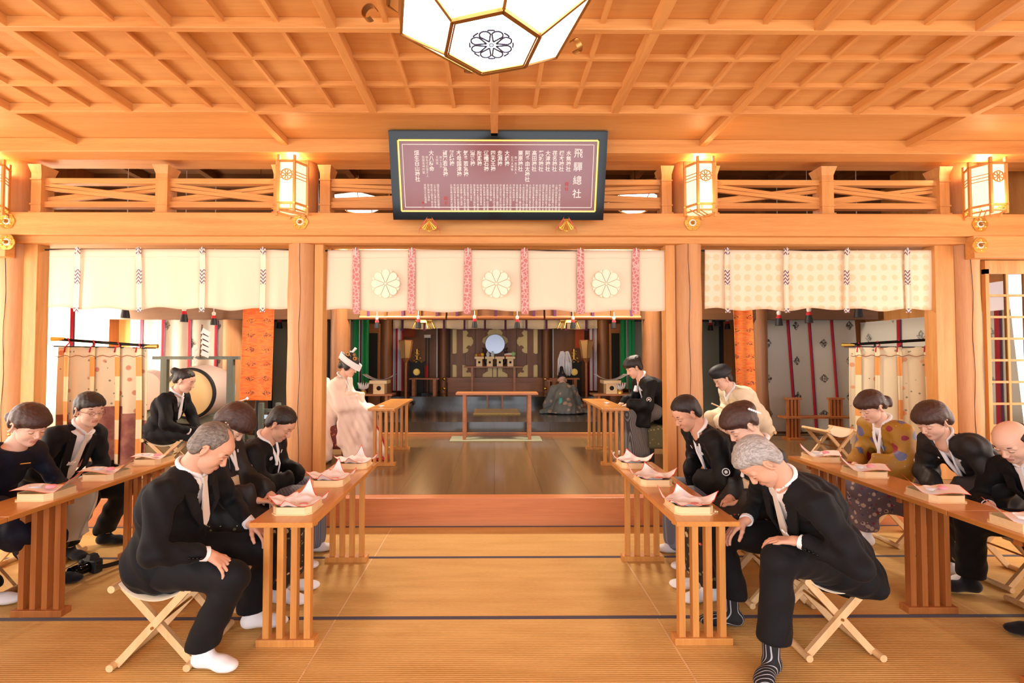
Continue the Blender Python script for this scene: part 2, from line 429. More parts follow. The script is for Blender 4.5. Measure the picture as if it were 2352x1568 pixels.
# ---- shell
MB().box(-6.42, -6.3, -4, 12.5, 0, 4.6).build('wall_left', 'darkz', kind='structure')
MB().box(6.3, 6.42, -4, 12.5, 0, 4.6).build('wall_right', 'hinoki_z', kind='structure')
MB().box(-6.4, 6.4, 12.36, 12.5, 0, 4.6).build('wall_back', 'darkz', kind='structure')
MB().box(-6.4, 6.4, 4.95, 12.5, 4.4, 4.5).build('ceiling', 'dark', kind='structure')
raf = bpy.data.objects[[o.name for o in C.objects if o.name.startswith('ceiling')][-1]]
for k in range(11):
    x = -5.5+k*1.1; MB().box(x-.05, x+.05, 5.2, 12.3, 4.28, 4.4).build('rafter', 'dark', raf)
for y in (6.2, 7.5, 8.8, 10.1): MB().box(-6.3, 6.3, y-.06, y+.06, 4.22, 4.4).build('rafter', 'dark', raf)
# wall above the inner lintels
MB().box(-6.4, 6.4, 4.98, 5.08, 3.9, 4.45).build('wall_lintel', 'dark', kind='structure')
# front of the hall behind the camera: posts and sill, open to daylight
for i, x in enumerate((-6.1, -3, 0, 3, 6.1)):
    MB().box(x-.09, x+.09, -3.95, -3.8, 0, 3.6).build('trim_%d' % (16+i), 'hinoki_z', kind='structure')
MB().box(-6.3, 6.3, -3.95, -3.8, 2.9, 3.64).build('trim_21', 'hinoki_x', kind='structure')
# left side: paper windows lit by the day outside
def paper_window(idx, x, y0, y1, z0, z1, s=1, mw='windowlit'):
    o = MB().box(x-.01, x+.01, y0, y1, z0, z1).build('window_%d' % idx, mw, kind='structure')
    m = MB()
    for k in range(int((y1-y0)/.3)+1):
        y = y0+k*(y1-y0)/int((y1-y0)/.3); m.box(x+s*.01, x+s*.03, y-.012, y+.012, z0, z1)
    for k in range(8):
        z = z0+k*(z1-z0)/7; m.box(x+s*.01, x+s*.028, y0, y1, z-.01, z+.01)
    m.build('window_lattice', 'hinoki_z', o, world=False)
paper_window(1, -6.26, -2.5, 4.6, .5, 2.4)
paper_window(2, -6.26, 5.3, 7.7, .85, 2.45)
paper_window(3, 6.26, -2.5, 4.4, .6, 2.3, -1)
paper_window(4, 6.26, 5.3, 7.7, .85, 2.02, -1, 'windowfill')  # invented glowing window, added to lift the dim right aisle
# aisle ends
MB().box(-6.3, -4.35, 8.0, 8.1, Z2, 4.4).build('wall_aisle_left', 'hinoki_z', kind='structure')
MB().box(4.45, 6.3, 8.0, 8.1, Z2, 4.4).build('wall_aisle_right', 'darkz', kind='structure')
for s, nm in ((-1, 'wall_side_room_left'), (1, 'wall_side_room_right')):
    a, b = (-4.4, -2.6) if s < 0 else (2.65, 4.5)
    o = MB().box(a, b, 9.3, 9.38, Z2, 4.4).build(nm, 'greenish_wall', kind='structure')
    m = MB()
    for x in (a+.05, a+.62, a+1.2, b-.05): m.box(x-.03, x+.03, 9.24, 9.3, Z2, 2.3)
    m.box(a, b, 9.22, 9.3, 2.2, 2.5); m.box(a, b, 9.24, 9.3, Z2, Z2+.1)
    m.build('panel_frame', 'blackmatte', o, world=False)
# inner lintel over the second row of pillars and pillars of the inner hall
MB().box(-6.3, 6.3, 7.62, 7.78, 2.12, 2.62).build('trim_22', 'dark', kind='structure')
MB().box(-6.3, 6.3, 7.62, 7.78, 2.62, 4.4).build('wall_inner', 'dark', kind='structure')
for i, (px, Y, r) in enumerate(((782, 7.7, .155), (1497, 7.7, .155), (886, 10.5, .14), (1387, 10.5, .14), (537, 7.85, .16), (1744, 7.7, .12))):
    p = A(px, 800, Y); zb = [Z2, Z2, Z3, Z3, Z2, Z2][i]
    lab = ['dark round pillar behind the bride', 'dark round pillar behind the groom', 'dark round pillar right of the left green curtain', 'dark round pillar left of the right green curtain', 'round pillar half in shade behind the big drum', 'squared timber post right of the orange banner'][i]
    t = thing('round_pillar', lab, 'pillar', (p.x, Y, zb))
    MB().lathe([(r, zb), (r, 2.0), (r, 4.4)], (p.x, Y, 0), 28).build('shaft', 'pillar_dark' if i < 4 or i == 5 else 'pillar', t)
# lattice door at the far right, glazed
GL = newmat('clear_glass', (1, 1, 1, 1), .02); GL.node_tree.nodes['Principled BSDF'].inputs['Transmission Weight'].default_value = 1
GL.node_tree.nodes['Principled BSDF'].inputs['IOR'].default_value = 1.05
d = MB().box(5.16, 5.20, 4.93, 4.97, Z2, 2.45).box(6.26, 6.30, 4.93, 4.97, Z2, 2.45).box(5.16, 6.3, 4.93, 4.97, 2.40, 2.54).box(5.16, 6.3, 4.93, 4.97, Z2, .62).build('door_1', 'hinoki_z', kind='structure')
m = MB()
for k in range(1, 6): m.box(5.2+k*.195-.012, 5.2+k*.195+.012, 4.935, 4.965, .6, 2.4)
for k in range(1, 8): m.box(5.2, 6.26, 4.937, 4.963, 2.4-k*.227-.012, 2.4-k*.227+.012)
m.build('door_lattice', 'hinoki_z', d, world=False)
MB().box(5.2, 6.26, 4.948, 4.952, .6, 2.4).build('door_glass', GL, d, world=False)
d = MB().box(-6.3, -5.2, 4.93, 4.97, Z2, 2.54).build('door_2', 'hinoki_z', kind='structure')
# ================================================ FITTINGS
def chrys(r, n, rot=0, gap=.94, inn=.12):
    """petal outlines of an n-petalled chrysanthemum"""
    out = []
    for k in range(n):
        a0 = rot+2*PI*k/n; w = PI/n*gap
        pts = [(.12*r, 0)]
        rr = .72*r; hw = rr*math.tan(w)*.98
        pts = [(inn*r, -.03*r*(inn < .2)), (rr, -hw)]
        for j in range(1, 8):
            t = -PI/2+PI*j/8; pts.append((rr+(r-rr)*math.cos(t), hw*math.sin(t)))
        pts += [(rr, hw), (inn*r, .03*r*(inn < .2))]
        ca, sa = math.cos(a0), math.sin(a0)
        out.append([(u*ca-v*sa, u*sa+v*ca) for u, v in pts])
    return out
def ring2(r0, r1, n=20):
    return [(r1*math.cos(2*PI*k/n), r1*math.sin(2*PI*k/n)) for k in range(n)]
# ---- noren curtains
PINK = newmat('pink_brocade', rgb(206, 130, 128), .7); t_ = NT(PINK)
v_ = t_.n('ShaderNodeTexVoronoi', feature='DISTANCE_TO_EDGE'); v_.inputs['Scale'].default_value = 26
t_.l(t_.coord((1, 1, 1)), v_.inputs['Vector'])
t_.base(t_.ramp(v_.outputs[0], [(.05, rgb(232, 186, 176)), (.14, rgb(204, 124, 124))]))
def wavepat(name, c0, c1, sc=1.0, coords=(1, 1, 1)):
    m = newmat(name, c0, .7); t = NT(m); v = t.coord(coords); x, y, z = t.sep(v)[:3]
    a = t.math('ABSOLUTE', t.math('SUBTRACT', t.math('FRACT', t.math('MULTIPLY', x, 22*sc)), .5))
    f = t.math('FRACT', t.math('ADD', t.math('MULTIPLY', z, 26*sc), t.math('MULTIPLY', a, 1.6)))
    t.base(t.ramp(f, [(.42, c0), (.5, c1)], 'CONSTANT')); return m
PURP = wavepat('purple_woven_band', rgb(240, 222, 200), rgb(122, 90, 112))
DAMASK = newmat('cream_damask', rgb(240, 220, 188), .75); t_ = NT(DAMASK)
v_ = t_.n('ShaderNodeTexVoronoi'); v_.inputs['Scale'].default_value = 9; v_.inputs['Randomness'].default_value = .1
t_.l(t_.coord((1, 1, 1)), v_.inputs['Vector'])
t_.base(t_.ramp(v_.outputs[0], [(.30, rgb(234, 208, 168)), (.36, rgb(242, 224, 196))]))
CLO = {}
def noren(label, px0, px1, pyt, pyb, Y, ribbons, style, mat):
    a = A(px0, pyt, Y); b = A(px1, pyb, Y)
    t = thing('noren_curtain', label, 'curtain', ((a.x+b.x)/2, Y, b.z))
    rx = [A(p, 600, Y).x for p in ribbons]
    def depth(x, v):
        d = .012*math.sin(x*5.2+1.3)*v+.006*math.sin(x*17)*v+.01*math.sin(x*2.3+v*2)
        for r in rx: d += .03*math.exp(-((x-r)/.035)**2)*min(1, v*3)
        for r in rx: d -= .01*math.exp(-((x-r-.14)/.05)**2)*v
        return d
    def fn(u, v):
        x = a.x+(b.x-a.x)*u; dips = .012*math.sin(u*31)+.008*math.sin(u*13+1)
        return (x, Y+depth(x, v), a.z+(b.z-a.z)*v+dips*v)
    t_cl = MB().grid(150, 14, fn, .004).build('cloth', mat, t); CLO[t.name] = t_cl
    MB().tube([(a.x-.05, Y+.015, a.z-.004), (b.x+.05, Y+.015, a.z-.004)], .009, 8).build('curtain_rod', 'blackmatte', t)
    MB().tube([(a.x+(b.x-a.x)*k/40, Y-.008+depth(a.x+(b.x-a.x)*k/40, .2), a.z-.085+.004*math.sin(k)) for k in range(41)], .0022, 5).build('stitched_cord', 'tie', t)
    for r in rx:
        w = .036 if style == 'pink' else .028
        zb = b.z-.045
        def fr(u, v, r=r, w=w):
            z = a.z+.01+(zb-a.z)*v
            return (r-w+2*w*u+.01*v*math.sin(r*3), Y-.012+depth(r, min(v, 1))*.4-.02, z)
        if style == 'pink':
            MB().grid(2, 16, fr, .004).build('ribbon', PINK, t)
        else:
            mi = lambda u, v: 1 if (v < .1 or .34 < v < .56 or v > .93) else 0
            MB().grid(2, 60, fr, .004, mi).build('ribbon', [mat, PURP], t)
        MB().tube([(r, Y-.04, a.z+.02), (r+.004, Y-.042, a.z-.03), (r, Y-.043, a.z-.07)], .004, 6).build('hook_cord', 'white', t)
    return t
ncm = noren('wide cream curtain of the centre bay with three chrysanthemum crests and pink ribbons', 752, 1531, 574, 714, 5.0, (819, 947, 1075, 1204, 1332, 1459), 'pink', 'noren')
CREST = newmat('cream_crest', rgb(255, 240, 214), .6)
for px in (885, 1140, 1393):
    p = A(px, 651, 4.94); mb = MB()
    fn = lambda u, v, w: (p.x+u, 4.955-w, p.z+v)
    for poly in chrys(.150, 8, PI/2, .95): mb.prism(poly, fn, .006)
    for k in range(8):
        a0 = PI/2+2*PI*(k+.5)/8
        mb.prism([(.150*math.cos(a0-.12), .150*math.sin(a0-.12)), (.150*math.cos(a0+.12), .150*math.sin(a0+.12)), (.12*math.cos(a0), .12*math.sin(a0))], fn, .006)
    mb.prism(ring2(0, .014), fn, .008)
    fixn(mb.build('crest', CREST, CLO[ncm.name]))
noren('cream curtain with purple-banded tapes hanging in the left bay', 112, 662, 572, 709, 5.0, (183, 323, 469, 607), 'p', 'noren')
noren('damask cream curtain with purple-banded tapes hanging in the right bay', 1618, 2151, 574, 711, 5.0, (1667, 1803, 1942, 2078), 'p', DAMASK)

# ---- hexagonal paper wall lanterns
def lantern():
    t = thing('wall_lantern', 'x', 'lantern', (0, 0, 0)); R = .150; H0, H1 = 0.0, .405
    V = [(R*math.cos(math.radians(60*k)), R*math.sin(math.radians(60*k))) for k in range(6)]
    fr = MB()
    for x, y in V:
        fr.box(x-.011, x+.011, y-.011, y+.011, -.085, H1+.06)
    for k in range(6):
        a, b = V[k], V[(k+1) % 6]
        for z in (H0, H1): fr.bar((a[0], a[1], z), (b[0], b[1], z), .016, .022)
        fr.bar((a[0]*.98, a[1]*.98, -.055), (b[0]*.98, b[1]*.98, -.055), .012, .014)
    fr.build('frame', 'hinoki_z', t, world=False)
    pn = MB()
    for k in range(6):
        a, b = V[k], V[(k+1) % 6]; pn.bar((a[0]*.96, a[1]*.96, (H0+H1)/2), (b[0]*.96, b[1]*.96, (H0+H1)/2), .003, H1-H0)
    pnl = pn.build('paper_panels', 'lanternpaper', t, world=False)
    MB().prism([(x*.93, y*.93) for x, y in V], lambda u, v, w: (u, v, -.045+w), .004).build('paper_bottom', 'lanternpaper', t, world=False)
    g = MB()
    for k in range(6):
        a, b = V[k], V[(k+1) % 6]
        if k == 4: continue
        for z in (.245, .275, .305): g.bar((a[0], a[1], z), (b[0], b[1], z), .008, .006)
    g.build('lattice', 'hinoki_z', t, world=False); g = MB()
    for k in (-1, 0, 1): g.bar((k*.05-.1, -.11, -.05), (k*.05+.1, .11, -.05), .008, .008)
    g.build('bottom_bars', 'hinoki_z', t, world=False); g = MB()
    # front panel crest (faces the hall)
    y0 = -R*math.sin(PI/3)-.003
    for poly in chrys(.052, 8, PI/2, .9):
        n = len(poly)
        for i in range(n-1):
            g.bar((poly[i][0], y0, .275+poly[i][1]), (poly[i+1][0], y0, .275+poly[i+1][1]), .005, .005, 0, (0, 1, 0))
    for z in (.245, .275, .305):
        for s in (-1, 1): g.bar((s*.05, y0, z), (s*.072, y0, z), .008, .006)
    for k in range(20):
        a0, a1 = 2*PI*k/20, 2*PI*(k+1)/20
        g.bar((.054*math.cos(a0), y0, .275+.054*math.sin(a0)), (.054*math.cos(a1), y0, .275+.054*math.sin(a1)), .006, .005, 0, (0, 1, 0))
    g.build('crest_grille', 'hinoki_z', pnl, world=False)
    br = MB()
    for x, y in V:
        for z in (H0, H1): br.box(x-.013, x+.013, y-.013, y+.013, z-.006, z+.006)
    br.build('brass_fitting', 'gold', t, world=False)
    return t
ln = lantern()
labs = ['lit hexagonal paper lantern at the far left, cut by the frame edge', 'lit hexagonal paper lantern on the pillar left of the red plaque', 'lit hexagonal paper lantern on the pillar right of the red plaque', 'lit hexagonal paper lantern at the far right above two gilt nail covers']
for i, (x, z) in enumerate(((-4.99, 3.01), (-2.0, 3.01), (2.045, 3.01), (4.90, 3.01))):
    o = ln if i == 0 else copy_tree(ln)
    put(o, (x, 4.665, z), 0, labs[i], 'paper wall lanterns')
    point('lantern_bulb', (x, 4.665, z+.46), 17, WARM, .05)
    point('lantern_bulb', (x, 4.48, z+.05), 4, WARM, .12)

# ---- hexagonal chandelier
def chandelier(zb, loc, label, big=True):
    t = thing('hanging_lamp', label, 'lamp', loc)
    rot = math.radians(43)
    hx = lambda R, z: [(R*math.cos(rot+k*PI/3), R*math.sin(rot+k*PI/3), z) for k in range(6)]
    levels = [(.200, 0), (.405, .125), (.42, .22), (.47, .27)]
    A_, B_, C_, D_ = [hx(r, z) for r, z in levels]
    gl = MB()
    inn = hx(.196, .004)
    gl.add(inn, [(0, 5, 4, 3, 2, 1)])
    for k in range(6): k2 = (k+1) % 6; gl.add([A_[k], A_[k2], B_[k2], B_[k]], [(0, 3, 2, 1)])
    gl.build('glass_panels', 'lampglass', t, world=False)
    f = MB()
    for k in range(6):
        k2 = (k+1) % 6
        f.bar(A_[k], A_[k2], .014, .02); f.bar(A_[k], B_[k], .012, .012); f.bar(B_[k], B_[k2], .012, .014)
        f.bar((A_[k][0]*.93, A_[k][1]*.93, -.004), (A_[k2][0]*.93, A_[k2][1]*.93, -.004), .006, .006)
        f.bar(D_[k], D_[k2], .014, .02)
        f.add([B_[k], B_[k2], C_[k2], C_[k]], [(0, 3, 2, 1)]); f.add([C_[k], C_[k2], D_[k2], D_[k]], [(0, 3, 2, 1)])
    f.build('brass_frame', 'brass', t, world=False)
    rf = MB(); top = hx(.07, .42)
    rf.add(D_+top, [(k, (k+1) % 6, 6+(k+1) % 6, 6+k) for k in range(6)]+[tuple(range(6, 12))])
    rf.tube([(0, 0, .42), (0, 0, CZ-zb if big else 1.0)], .012, 10)
    rf.build('roof', 'brass', t, world=False)
    for k in range(6):
        a = rot+k*PI/3; pts = []
        for j in range(17):
            th = PI*.9-j*PI*1.55/16; rr = .036*(1-.25*j/16)
            pts.append(((.56+rr*math.cos(th))*math.cos(a), (.56+rr*math.cos(th))*math.sin(a), .245+rr*math.sin(th)))
        MB().grid(16, 1, lambda u, v: (pts[int(round(u*16))][0]-math.sin(a)*(v-.5)*.03, pts[int(round(u*16))][1]+math.cos(a)*(v-.5)*.03, pts[int(round(u*16))][2]), .003).build('corner_scroll', 'brass', t, world=False)
    if big:
        c = MB()
        for poly in chrys(.086, 8, math.radians(67), .90, .24):
            for i in range(len(poly)): c.bar((poly[i][0], poly[i][1], -.002), (poly[(i+1) % len(poly)][0], poly[(i+1) % len(poly)][1], -.002), .0062, .003)
        for k in range(8):
            a0 = math.radians(67)+2*PI*(k+.5)/8
            pts = [(.0875*math.cos(a0+d), .0875*math.sin(a0+d)) for d in (-.17, -.08, 0, .08, .17)]
            for i in range(4): c.bar((*pts[i], -.002), (*pts[i+1], -.002), .0062, .003)
        pr = ring2(0, .0085, 12)
        for i in range(12): c.bar((*pr[i], -.002), (*pr[(i+1) % 12], -.002), .003, .003)
        c.build('chrysanthemum_crest', newmat('slate_print', rgb(58, 58, 84), .8), t, world=False)
        rv = MB(); rnd = random.Random(3)
        for k in range(6):
            cx, cy = .155*math.cos(rot+k*PI/3), .155*math.sin(rot+k*PI/3)
            for _ in range(26):
                x, y = cx+rnd.gauss(0, .014), cy+rnd.gauss(0, .010); q = .0016
                rv.add([(x-q, y, -.001), (x, y+q, -.001), (x+q, y, -.001), (x, y-q, -.001)], [(0, 1, 2, 3)])
            A0, B0 = Vector(A_[k]), Vector(B_[k]); A1, B1 = Vector(A_[(k+1) % 6]), Vector(B_[(k+1) % 6]); nn = Vector(((A0+A1).x, (A0+A1).y, -.4)).normalized()
            for cu in (.13, .87):
                for cv in (.15, .85):
                    for _ in range(16):
                        u = min(.95, max(.05, cu+rnd.gauss(0, .035))); v = min(.95, max(.05, cv+rnd.gauss(0, .05)))
                        p = A0.lerp(A1, u).lerp(B0.lerp(B1, u), v)+nn*.004; q = .002
                        rv.add([p+Vector((q, 0, 0)), p+Vector((0, q, 0)), p-Vector((q, 0, 0)), p-Vector((0, q, 0))], [(0, 1, 2, 3)])
        rv.build('printed_specks', 'heri', t, world=False)
    if not big:
        q_ = area('lamp_light', (loc[0], loc[1]+.3, loc[2]-.06), (math.radians(12), 0, 0), .5, .5, 260, (1, .86, .68))
    return t
chandelier(2.80, (-.012, 1.88, 2.80), 'large white hexagonal hanging lamp with brass frame, cut by the top of the frame')
for px, lb in ((825, 'left inner-hall hexagonal lamp, a white strip seen through the balustrade'), (1458, 'right inner-hall hexagonal lamp, a white strip seen through the balustrade')):
    p = A(px, 482, 6.6); chandelier(p.z, (p.x, 6.6, p.z), lb, False)

# ---- the red plaque
def plaque():
    b0 = A(905, 505, 4.60); b1 = A(1384, 505, 4.60); t0 = A(892, 300, 4.37); t1 = A(1396, 302, 4.37)
    O = (b0+b1)/2; X = Vector((1, 0, 0)); Wd = (b1.x-b0.x); T = (t0+t1)/2
    Vv = (T-O); Hh = Vv.length; Vv.normalize(); N = X.cross(Vv).normalized()   # faces the hall (toward -y)
    t = thing('shrine_plaque', 'large tilted red plaque with white Japanese writing in a black lacquer frame', 'plaque', tuple(O))
    P = lambda u, v, w: O+X*u+Vv*v+N*w
    w2 = Wd/2
    fixn(MB().prism([(-w2+.06, .06), (w2-.06, .06), (w2-.06, Hh-.06), (-w2+.06, Hh-.06)], P, -.03).build('board', newmat('dark_red_lacquer', rgb(128, 52, 48), .24, 0, .6), t))
    fr = MB()
    q = [((-w2, 0), (w2, 0), (w2-.075, .075), (-w2+.075, .075)), ((-w2, Hh), (-w2+.075, Hh-.075), (w2-.075, Hh-.075), (w2, Hh)),
         ((-w2, 0), (-w2+.075, .075), (-w2+.075, Hh-.075), (-w2, Hh)), ((w2, 0), (w2, Hh), (w2-.075, Hh-.075), (w2-.075, .075))]
    for poly in q: fr.prism(poly, lambda u, v, w: P(u, v, w-.045), .075)
    fixn(fr.build('frame', 'black', t))
    tr = MB()
    def rect(m, d, th, w):
        for (a, b) in (((-w2+d, d), (w2-d, d)), ((w2-d, d), (w2-d, Hh-d)), ((w2-d, Hh-d), (-w2+d, Hh-d)), ((-w2+d, Hh-d), (-w2+d, d))):
            m.bar(P(*a, w), P(*b, w), th, th*.6, 0, N)
    rect(tr, .082, .014, .006); tr.build('gold_fillet', 'gold', t)
    tr = MB(); rect(tr, .118, .006, .002); tr.build('inner_line', 'paper', t)
    # writing: columns read from right to left
    ML = Matrix((X, Vv, N)).transposed().to_4x4()
    def col(s, u, v, size, step, bold=0):
        cu = bpy.data.curves.new('txt', 'FONT'); cu.body = '\n'.join(s); cu.size = size; cu.align_x = 'CENTER'
        cu.space_line = step/size; cu.extrude = .0006; cu.offset = bold
        o = bpy.data.objects.new('txt', cu); C.objects.link(o)
        o.matrix_world = Matrix.Translation(P(u, v, .0035)) @ ML
        return o
    objs = []
    hw = w2-.12; top = Hh-.12
    L = lambda px: (px-1170)/1060*hw        # columns measured across the close-up
    y = lambda py: Hh*(1-(py-50)/900)
    objs.append(('white', col('飛驒總社', L(2062), y(300), .088, .122, .0006)))
    cols = [(1955, '水無神社'), (1877, '槻本神社'), (1800, '荏名神社'), (1724, '大津神社'), (1648, '荒城神社'), (1572, '高田神社'), (1496, '阿多由太神社'), (1418, '栗原神社'),
            (1268, '大歳神'), (1188, '走淵神'), (1112, '四天王神'), (1036, '遊幡石神'), (960, '度瀬神'), (884, '道後神'), (808, '気多若宮神'), (732, '本母国津神'), (652, '剱緒神'), (577, '賀茂若宮神'), (425, '大八椅命'), (262, '細生白山神社')]
    for px, s in cols: objs.append(('white', col(s, L(px), y(285), .048, .047, .0008)))
    for px, s in ((1365, '御一座五天人'), (1325, '社乃大神祭'), (528, '御十五天'), (487, '天照現'), (374, '御先代旧国大上'), (334, '国国造神所聖')):
        objs.append(('white', col(s, L(px), y(320), .026, .027)))
    src = '飛騨国総社由緒大小神祇祭神国府鎮座神名帳従五位下水無大津荒城阿多由太栗原高田本母国津気多若宮賀茂白山延喜式内外古来崇敬再建奉納氏子'
    k = 0
    for i in range(34):
        px = 1865-i*37.2; n = 12
        if i in (14, 21, 27): n = 7
        if i in (24, 30): n = 9
        s = ''.join(src[(k+j*7+i*3) % len(src)] for j in range(n)); k += 5
        objs.append(('white', col(s, L(px), y(600), .0235, .0222)))
    for px, n in ((488, 10), (451, 10), (415, 10), (378, 7), (341, 8)):
        s = ''.join(src[(k+j*5) % len(src)] for j in range(n)); k += 9
        objs.append(('white', col(s, L(px), y(600), .0235, .0222)))
    for px, py, n in ((1945, 590, 2), (573, 740, 2), (312, 780, 2)): objs.append(('red', col('総社'[:n], L(px), y(py), .04 if px != 312 else .022, .045)))
    bpy.context.view_layer.update()
    dg = bpy.context.evaluated_depsgraph_get()
    for nm, mat in (('white', 'paper'), ('red', newmat('red_seal', rgb(214, 60, 46), .6))):
        vs = []; fs = []
        for kd, o in objs:
            if kd != nm: continue
            me = bpy.data.meshes.new_from_object(o.evaluated_get(dg)); n0 = len(vs)
            vs += [tuple(o.matrix_world @ v.co) for v in me.vertices]; fs += [[i+n0 for i in p.vertices] for p in me.polygons]
            bpy.data.meshes.remove(me)
        MB().add(vs, fs).build('lettering' if nm == 'white' else 'seal_stamp', mat, t)
    for _, o in objs: bpy.data.objects.remove(o)
    for px in (987, 1300):
        p = A(px, 500, 4.58)
        g = MB(); g.bar(p+Vector((0, 0, .03)), p+Vector((0, -.015, -.075)), .055, .012, 0, (0, 1, 0))
        fan = [(0, 0)]+[(.095*math.sin(a)*(1+.05*math.cos(a*9)), -.105*math.cos(a)*(1+.05*math.cos(a*9))) for a in np.linspace(-.95, .95, 25)]
        g.prism(fan, lambda u, v, w: (p.x+u, p.y-.03-w, p.z-.035+v), .01)
        for a in np.linspace(-.8, .8, 7): g.tube([(p.x, p.y-.045, p.z-.04), (p.x+.088*math.sin(a), p.y-.046, p.z-.04-.098*math.cos(a))], [.003, .009], 6)
        g.box(p.x-.02, p.x+.02, p.y, 4.82, p.z-.07, p.z-.03)
        fixn(g.build('gilt_bracket', 'gold', t))
        r = MB()
        for s in (-1, 1):
            r.prism([(s*.02, 0), (s*.10, -.12), (s*.055, -.10)], lambda u, v, w: (p.x+u, p.y-.012-w, p.z+.005+v), .008)
            r.tube([(p.x+s*.098, p.y-.015, p.z-.11), (p.x+s*.102, p.y-.015, p.z-.155)], .0025, 5)
        fixn(r.build('red_tassel_cloth', newmat('salmon_cloth', rgb(214, 100, 84), .7), t))
plaque()

# ================================================ DESKS
def desk(label, x0, x1, y0, y1, zf, legs, matleg='deskleg', h=.677):
    t = thing('low_desk', label, 'desk', ((x0+x1)/2, (y0+y1)/2, zf)); zt = zf+h
    MB().box(x0, x1, y0, y1, zt-.026, zt).build('desk_top', 'desk', t, bevel=.002)
    w = x1-x0
    for yy in legs:
        MB().box(x0+.01, x1-.01, yy-.035, yy+.035, zf, zf+.038).build('foot', matleg, t, bevel=.002)
        for k in range(4):
            xx = x0+.055+(w-.11)*k/3
            MB().box(xx-.0165, xx+.0165, yy-.02, yy+.02, zf+.038, zt-.026).build('leg', matleg, t)
        MB().box(x0+.03, x1-.03, yy+.03, yy+.06, zt-.062, zt-.026).build('cross_rail', matleg, t)
    return t
desk('front left low desk with slatted legs and three paper-lined trays', -1.275, -.945, 2.50, 3.87, 0, (2.60, 3.63))
desk('front right low desk with slatted legs before the silver-haired man', .955, 1.285, 2.50, 3.89, 0, (2.60, 3.63))
desk('brown-legged side desk on the left, under three trays', -2.87, -2.55, 2.535, 3.95, 0, (2.90, 3.70), 'deskold', .70)
desk('side desk at the left frame edge, only its far end showing', -2.87, -2.55, 1.12, 2.53, 0, (1.4, 2.2), 'deskold', .70)
desk('brown-legged side desk on the right, before the women in kimono', 2.47, 2.79, 2.60, 4.0, 0, (2.90, 3.75), 'deskold', .70)
desk('side desk at the right frame edge before the bald man', 2.47, 2.79, 1.19, 2.595, 0, (1.5, 2.235), 'deskold', .70)
desk('slatted desk on the plank floor in front of the bride', -1.46, -1.15, 5.5, 6.75, Z2, (5.62, 6.55))
desk('slatted desk on the plank floor in front of the groom', 1.25, 1.56, 5.5, 6.75, Z2, (5.62, 6.55))

def octa(hx, hy, c): return [(-hx+c, -hy), (hx-c, -hy), (hx, -hy+c), (hx, hy-c), (hx-c, hy), (-hx+c, hy), (-hx, hy-c), (-hx, -hy+c)]
def make_tray():
    t = thing('offering_tray', 'x', 'tray')
    MB().prism(octa(.112, .112, .03), lambda u, v, w: (u, v, w), .006).build('base', 'tray', t, world=False)
    r = MB(); po, pi = octa(.106, .106, .03), octa(.099, .099, .028)
    for k in range(8):
        k2 = (k+1) % 8
        r.add([(*po[k], .006), (*po[k2], .006), (*po[k2], .042), (*po[k], .042), (*pi[k], .006), (*pi[k2], .006), (*pi[k2], .042), (*pi[k], .042)],
              [(0, 1, 2, 3), (5, 4, 7, 6), (3, 2, 6, 7)])
    r.build('rim', 'tray', t, world=False); return t
def make_paper(kind):
    t = MB(); n = 16
    if kind == 0:     # diamond sheet, its corners springing up
        def fn(u, v):
            a, b = (u-.5)*.175, (v-.5)*.175; x, y = a-b, a+b; r = math.hypot(x, y)
            l = (abs(u-.5)*2)**2.2*(abs(v-.5)*2)**2.2
            z = .014+.028*min(1, (r/.08)**3)+l*(.058+.03*math.sin(3*u+5*v))+.006*math.sin(18*u)*math.sin(11*v)
            if x < -.05: z += .01
            return (x, y, z)
    else:             # rectangular sheet curling up at its ends
        def fn(u, v):
            x, y = (u-.5)*.19, (v-.5)*.32
            z = .046+.0*u+.09*max(0, (v-.72))**1.3*3+.05*max(0, .22-v)+(.012*math.sin(v*7)+.01*u*(1-v))
            return (x, y*.85, z)
    mi = lambda u, v: 1 if (u < .012 or u > .988 or v < .012 or v > .988) else 0
    N_ = 64
    return t.grid(N_, N_, fn, .0012, mi)
pap = [make_paper(0).build('paper_sheet', ['paper', 'paperred']), make_paper(1).build('paper_sheet', ['paper', 'paperred'])]
cupo = fixn(MB().lathe([(.001, .0), (.018, .0), (.020, .004), (.034, .018), (.036, .019), (.033, .019), (.018, .007), (.001, .005)], (0, 0, 0), 24).build('sake_cup', 'porcelain'))
sweet = fixn(MB().lathe([(.001, 0), (.022, .002), (.027, .010), (.022, .019), (.001, .023)], (0, 0, 0), 18).build('pink_sweet', 'pink'))
chop = MB().bar((0, -.085, .005), (0, .085, .005), .011, .009).bar((.012, -.085, .004), (.012, .085, .004), .007, .007).build('wrapped_chopsticks', 'tray')
ZT = .677
tr0 = make_tray()
